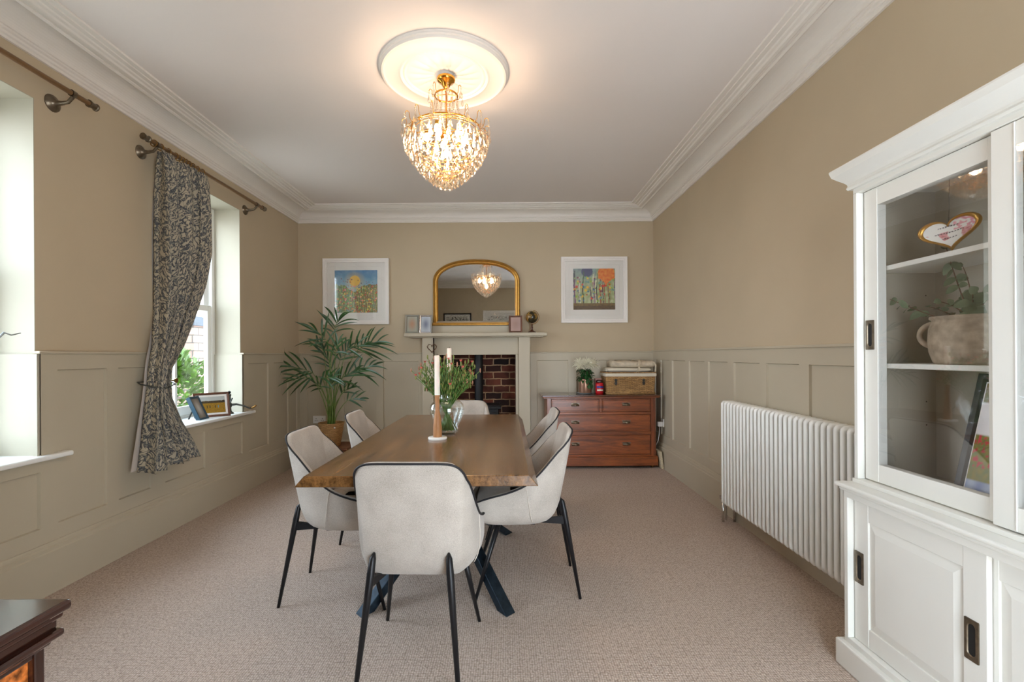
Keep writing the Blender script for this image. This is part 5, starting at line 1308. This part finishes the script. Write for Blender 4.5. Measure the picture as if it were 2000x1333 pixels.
MB().box(ax1-0.056, ax1-0.042, ay1-0.030, ay1-0.010, 0.06, 0.700).box(ax1-0.056, ax1-0.042, 0.378, 0.42, 0.06, 0.700).box(ax1-0.056, ax1-0.043, 0.42, ay1-0.03, 0.686, 0.700).box(ax1-0.056, ax1-0.043, 0.42, ay1-0.03, 0.06, 0.11).build('side_stiles', M['antqwood'], ac, bevel=0.003)
MB().box(ax1-0.056, ax1-0.0535, 0.42, ay1-0.03, 0.11, 0.686).build('side_panel', M['burl'], ac)
MB().box(-1.76, ax1-0.035, 0.365, ay1-0.006, 0, 0.06).build('plinth', M['antqwood'], ac, bevel=0.006)

# ------------------------------------------------------------------ window sill objects
def field(u, v):
    c = rgbmix(L(168, 128, 28), L(120, 88, 20), nz_(u, v, 20))
    if v > 0.66: c = L(176, 180, 176)
    if 0.60 < v < 0.72 + 0.06*nz_(u, 0, 12): c = rgbmix(L(30, 26, 18), L(70, 56, 30), nz_(u, v, 22))
    for x in (0.32, 0.42, 0.62, 0.74):
        if abs(u-x) < 0.015 and 0.30 < v < 0.46: c = L(40, 34, 26) if x < 0.7 else L(90, 140, 160)
    return c
zs_ = WZ0+0.003
standing_frame('photo_frame', (-2.435, 3.94, zs_), radians(48), 0.26, 0.265, 0.205, 0.018, 0.016, M['brownwood'], field, 'brown framed landscape picture with small figures on the window sill', n=70, cat='picture', mount=0.016)
standing_frame('photo_frame', (-2.415, 3.80, zs_), radians(96), 0.42, 0.135, 0.20, 0.018, 0.030, M['frame_blue'], blur(L(190, 186, 180), L(120, 110, 100)), 'narrow blue sided photo frame on the sill, turned towards the room', cat='photo frame')
ir = empty('iron_pump_ornament', (-2.43, 4.16, zs_), label='old iron hand pump ornament with curved brass tipped lever', cat='ornament')
io = Vector((-2.43, 4.16, zs_))
m = MB(); m.lathe([(0, 0), (0.035, 0), (0.034, 0.008), (0.018, 0.02), (0.014, 0.05), (0.022, 0.066), (0.020, 0.085), (0.013, 0.10), (0.012, 0.15), (0.015, 0.155), (0.015, 0.17), (0, 0.17)], io, 16)
m.tube([io+Vector((0, 0, 0.08)), io+Vector((0.03, -0.012, 0.13)), io+Vector((0.035, -0.015, 0.135))], 0.006, 8)
m.build('body', M['rusty'], ir, smooth=True, auto=50)
MB().lathe([(0.010, -0.004), (0.015, 0), (0.010, 0.004), (0.005, 0), (0.010, -0.004)], io+Vector((0, 0, 0.185)), 14, 'Y').build('ring', M['rusty'], ir, smooth=True)
MB().tube([io+Vector((0.0, 0, 0.075)), io+Vector((0.045, 0.03, 0.078)), io+Vector((0.09, 0.06, 0.062)), io+Vector((0.13, 0.08, 0.038)), io+Vector((0.145, 0.09, 0.036))], [0.012, 0.009, 0.007, 0.006, 0.006], 10).build('lever', M['rusty'], ir, smooth=True)
MB().tube([io+Vector((0.145, 0.09, 0.036)), io+Vector((0.165, 0.10, 0.048)), io+Vector((0.18, 0.105, 0.062))], [0.007, 0.009, 0.007], 10).build('lever_grip', M['brass'], ir, smooth=True)
# dried stem in a slim vase on the nearer sill
tv = empty('dried_stem_vase', (-2.46, 2.16, zs_), label='slim vase on the nearer sill with a drooping grey stem', cat='vase')
MB().lathe([(0, 0), (0.03, 0), (0.035, 0.05), (0.028, 0.16), (0.012, 0.22), (0.014, 0.25), (0.010, 0.25), (0, 0.2)], (-2.46, 2.16, zs_), 20).build('vase_body', M['saucer'], tv, smooth=True)
p0 = Vector((-2.46, 2.16, zs_+0.22)); p2 = W(40, 651, 2.33); p1 = W(8, 650, 2.25)
MB().tube([p0, p0.lerp(p1, 0.6)+Vector((0, 0, 0.10)), W(-14, 672, 2.24), p1, W(22, 655, 2.29), p2], [0.003, 0.003, 0.004, 0.006, 0.004, 0.003], 6).build('stem', M['saucer'], tv, smooth=True)

# ------------------------------------------------------------------ chandelier
CX, CY = -0.345, 2.775
cd = empty('chandelier', (CX, CY, ZC-0.042), label='gold and crystal waterfall chandelier under the ceiling rose', cat='chandelier')
MB().lathe([(0, 0), (0.052, 0), (0.054, -0.012), (0.046, -0.022), (0.030, -0.030), (0.020, -0.052), (0.010, -0.062), (0, -0.064)], (CX, CY, ZC-0.042), 28).build('canopy', M['goldmetal'], cd, smooth=True, auto=60)
MB().tube([(CX, CY, ZC-0.10), (CX, CY, 2.40)], 0.0045, 8).build('stem', M['goldmetal'], cd, smooth=True)
def ring(r, z, rad=0.003, name='ring'):
    return MB().tube([(CX+r*cos(a), CY+r*sin(a), z) for a in [2*pi*i/48 for i in range(48)]], rad, 6, closed=True).build(name, M['goldmetal'], cd, smooth=True)
ring(0.066, 2.735, 0.005); ring(0.200, 2.535, 0.005)
sp_r = MB()
for k in range(8):
    a = 2*pi*k/8; sp_r.tube([(CX, CY, 2.515), (CX+0.10*cos(a), CY+0.10*sin(a), 2.50), (CX+0.200*cos(a), CY+0.200*sin(a), 2.535)], 0.003, 6)
for k in range(4):
    a = 2*pi*k/4; sp_r.tube([(CX, CY, 2.745), (CX+0.066*cos(a), CY+0.066*sin(a), 2.735)], 0.0025, 6)
sp_r.lathe([(0, 0), (0.03, 0), (0.045, 0.02), (0.03, 0.045), (0, 0.05)], (CX, CY, 2.485), 20); sp_r.build('arms', M['goldmetal'], cd, smooth=True, auto=60)
def hook(r, z, h, out):
    m = MB(); pts = bez((r, 0, z), (r+out*0.5, 0, z-0.016), (r+out*0.52, 0, z+h*0.7), 7) + [Vector((r+out*(0.76-0.24*cos(a)), 0, z+h*0.7+h*0.32*sin(a))) for a in [pi*q/8 for q in range(1, 9)]]
    m.tube(pts, 0.0019, 6); return m
def dropmesh(s, beads=1):
    m = MB(); z = -0.002
    for b in range(beads): m.sphere((0, 0, z-0.005*s), 0.0052*s, 8, 6); z -= 0.0115*s
    prof = [(0, z), (0.0035*s, z-0.004*s), (0.0045*s, z-0.012*s), (0.0125*s, z-0.033*s), (0.0120*s, z-0.040*s), (0, z-0.054*s)]
    q = MB().lathe(prof, seg=6); m.add([(p.x, p.y*0.62, p.z) for p in q.v], q.f); return m
drops = []   # (r, angle, z, scale, beads)
hooks_done = 0
def addhook(r, z, h, out, n, name):
    base = None
    for k in range(n):
        a = 2*pi*(k+0.5)/n
        if base is None: o = base = hook(r, 0, h, out).build(name, M['goldmetal'], cd, world=False, smooth=True)
        else: o = base.copy(); COL.objects.link(o); o.parent = cd
        o.rotation_euler = (0, 0, a); o.location = (0, 0, z-(ZC-0.042))
addhook(0.066, 2.735, 0.040, 0.034, 7, 'crown_hook'); addhook(0.200, 2.535, 0.045, 0.052, 16, 'crown_hook')
for k in range(7): drops.append((0.1005, 2*pi*(k+.5)/7, 2.735+0.024, 1.0, 1))
for k in range(16): drops.append((0.253, 2*pi*(k+.5)/16, 2.535+0.032, 1.25, 2))
for r, z, n_, s_ in ((0.240, 2.500, 28, 1.15), (0.212, 2.445, 26, 1.15), (0.178, 2.393, 22, 1.15), (0.142, 2.345, 18, 1.1), (0.104, 2.305, 13, 1.05), (0.064, 2.272, 9, 1.0), (0.024, 2.250, 4, 1.0), (0.19, 2.515, 20, 1.0)):
    ring(r, z, 0.0022)
    for k in range(n_): drops.append((r, 2*pi*(k+0.3)/n_+r*9, z, s_, 1))
tiers = MB()
for k in range(6):
    a = 2*pi*k/6
    tiers.tube([(CX+r*cos(a), CY+r*sin(a), z) for r, z in ((0.200, 2.535), (0.240, 2.500), (0.212, 2.445), (0.178, 2.393), (0.142, 2.345), (0.104, 2.305), (0.064, 2.272), (0.0, 2.245))], 0.0018, 5)
tiers.build('basket_ribs', M['goldmetal'], cd, smooth=True)
extra = []
for r, z, n_, s_ in ((0.232, 2.470, 30, 1.2), (0.205, 2.420, 28, 1.2), (0.166, 2.368, 24, 1.15), (0.128, 2.326, 19, 1.1), (0.088, 2.290, 13, 1.05), (0.046, 2.262, 7, 1.0), (0.222, 2.515, 26, 0.9), (0.155, 2.50, 18, 1.0)):
    for k in range(n_): extra.append((r, 2*pi*(k+0.8)/n_+r*5, z, s_, 1))
# the drops that show largest are parts of their own, the others one mass
vis = sorted(drops, key=lambda d: -d[3]*1.0 + 0.4*sin(d[1]) )
vis = sorted(range(len(drops)), key=lambda i: (drops[i][1] % (2*pi) < pi)*1 - (i < 23)*2)[:100]
cache = {}
rest = MB()
vis = set(vis)
for i, (r, a, z, s_, b) in enumerate(drops + extra):
    if i in vis:
        key = (s_, b)
        if key not in cache: o = dropmesh(s_, b).build('crystal_drop', M['crystal'], cd, world=False); cache[key] = o
        else: o = cache[key].copy(); COL.objects.link(o); o.parent = cd
        o.location = (r*cos(a), r*sin(a), z-(ZC-0.042)); o.rotation_euler = (0, 0, a+pi/2+((i*37) % 10-5)*0.12)
    else:
        q = dropmesh(s_, b); c_, sn = cos(a+pi/2), sin(a+pi/2)
        rest.add([(CX+r*cos(a)+p.x*c_-p.y*sn, CY+r*sin(a)+p.x*sn+p.y*c_, z+p.z) for p in q.v], q.f)
rest.build('crystal_drops', M['crystal'], cd, kind='stuff')
for k in range(14):
    a = 2*pi*k/14; m = MB()
    for j in range(17):
        t = j/16; rr_ = 0.066 + (0.198-0.066)*(t**2.6)*0.62 ; z = lerp(2.730, 2.535, t)
        m.sphere((CX+rr_*cos(a), CY+rr_*sin(a), z), 0.0054, 6, 5)
    m.build('bead_strand', M['crystal'], cd)
for k in range(6):
    if k < 5: a = 2*pi*k/5+0.6; p = (CX+0.115*cos(a), CY+0.115*sin(a), 2.495)
    else: p = (CX, CY, 2.40)
    bo = MB().sphere(p, 0.017, 14, 10, (1, 1, 1.3)).build('bulb', M['bulb'], cd, smooth=True)
    MB().lathe([(0, 0), (0.012, 0), (0.012, -0.02), (0, -0.02)], (p[0], p[1], p[2]+0.042), 12).build('lamp_holder', M['goldmetal'], bo, smooth=True, auto=50)
    pl = bpy.data.lights.new('bulb_light', 'POINT'); pl.energy = 3.1; pl.color = (1.0, 0.70, 0.48); pl.shadow_soft_size = 0.03
    po = bpy.data.objects.new('bulb_light', pl); COL.objects.link(po); po.parent = cd; po.location = (p[0]-CX, p[1]-CY, p[2]-0.03-(ZC-0.042))

# ------------------------------------------------------------------ outside
tag(MB().box(-30, XL-0.33, -12, 30, -0.35, -0.25).build('ground', M['bounceground']), 'daylight bounce ground outside the windows, toned pale to throw light on the ceiling', 'ground', kind='structure')
gp = empty('brick_pier', (-4.15, 6.2, -0.3), label='pale brick garden pier with blue brick coping outside the window', cat='pier')
MB().box(-4.36, -3.98, 6.05, 6.42, -0.3, 1.62).build('pier_body', M['gardenbrick'], gp, bevel=0.004)
for k in range(3): MB().box(-4.39+k*0.147, -4.39+k*0.147+0.14, 6.02, 6.45, 1.62, 1.74).build('coping_brick', M['bluebrick'], gp, bevel=0.006)
nb = empty('outbuilding', (-4.3, 7.6, -0.3), label='white rendered outbuilding wall with drainpipe outside the window', cat='building')
MB().box(-4.45, -3.55, 7.2, 9.5, -0.3, 1.95).build('building_wall', M['render'], nb)
MB().tube([(-4.28, 7.14, -0.3), (-4.28, 7.14, 1.95)], 0.035, 12).build('drainpipe', M['render'], nb, smooth=True)
random.seed(51)
def bushy(c, r, n_, label):
    m = MB()
    for k in range(n_):
        a = random.uniform(0, 2*pi); el = random.uniform(-1.0, 1.4); rr_ = random.uniform(0.55, 1.0)
        d = Vector((cos(a)*cos(el), sin(a)*cos(el), sin(el)))
        b = Vector(c) + Vector((d.x*r[0], d.y*r[1], d.z*r[2]))*rr_
        leafblade(m, b, d+Vector((random.uniform(-.8, .8), random.uniform(-.8, .8), random.uniform(-.2, .9))), random.uniform(0.10, 0.17), 0.045, droop=0.3, n=4)
    e = empty('garden_shrub', (c[0], c[1], -0.25), label=label, cat='shrub', group='green garden shrubs')
    m.build('foliage', M['bush'], e, smooth=True)
    MB().tube([(c[0], c[1], -0.3), (c[0]+0.03, c[1], c[2])], [0.03, 0.015], 8).build('trunk', M['twig'], e)
bushy((-3.74, 5.30, 0.62), (0.50, 0.42, 0.66), 1900, 'leafy green shrub outside, just beyond the sash window')
bushy((-4.95, 5.2, 0.55), (0.5, 0.4, 0.65), 400, 'green shrub outside, mostly hidden by the curtain')
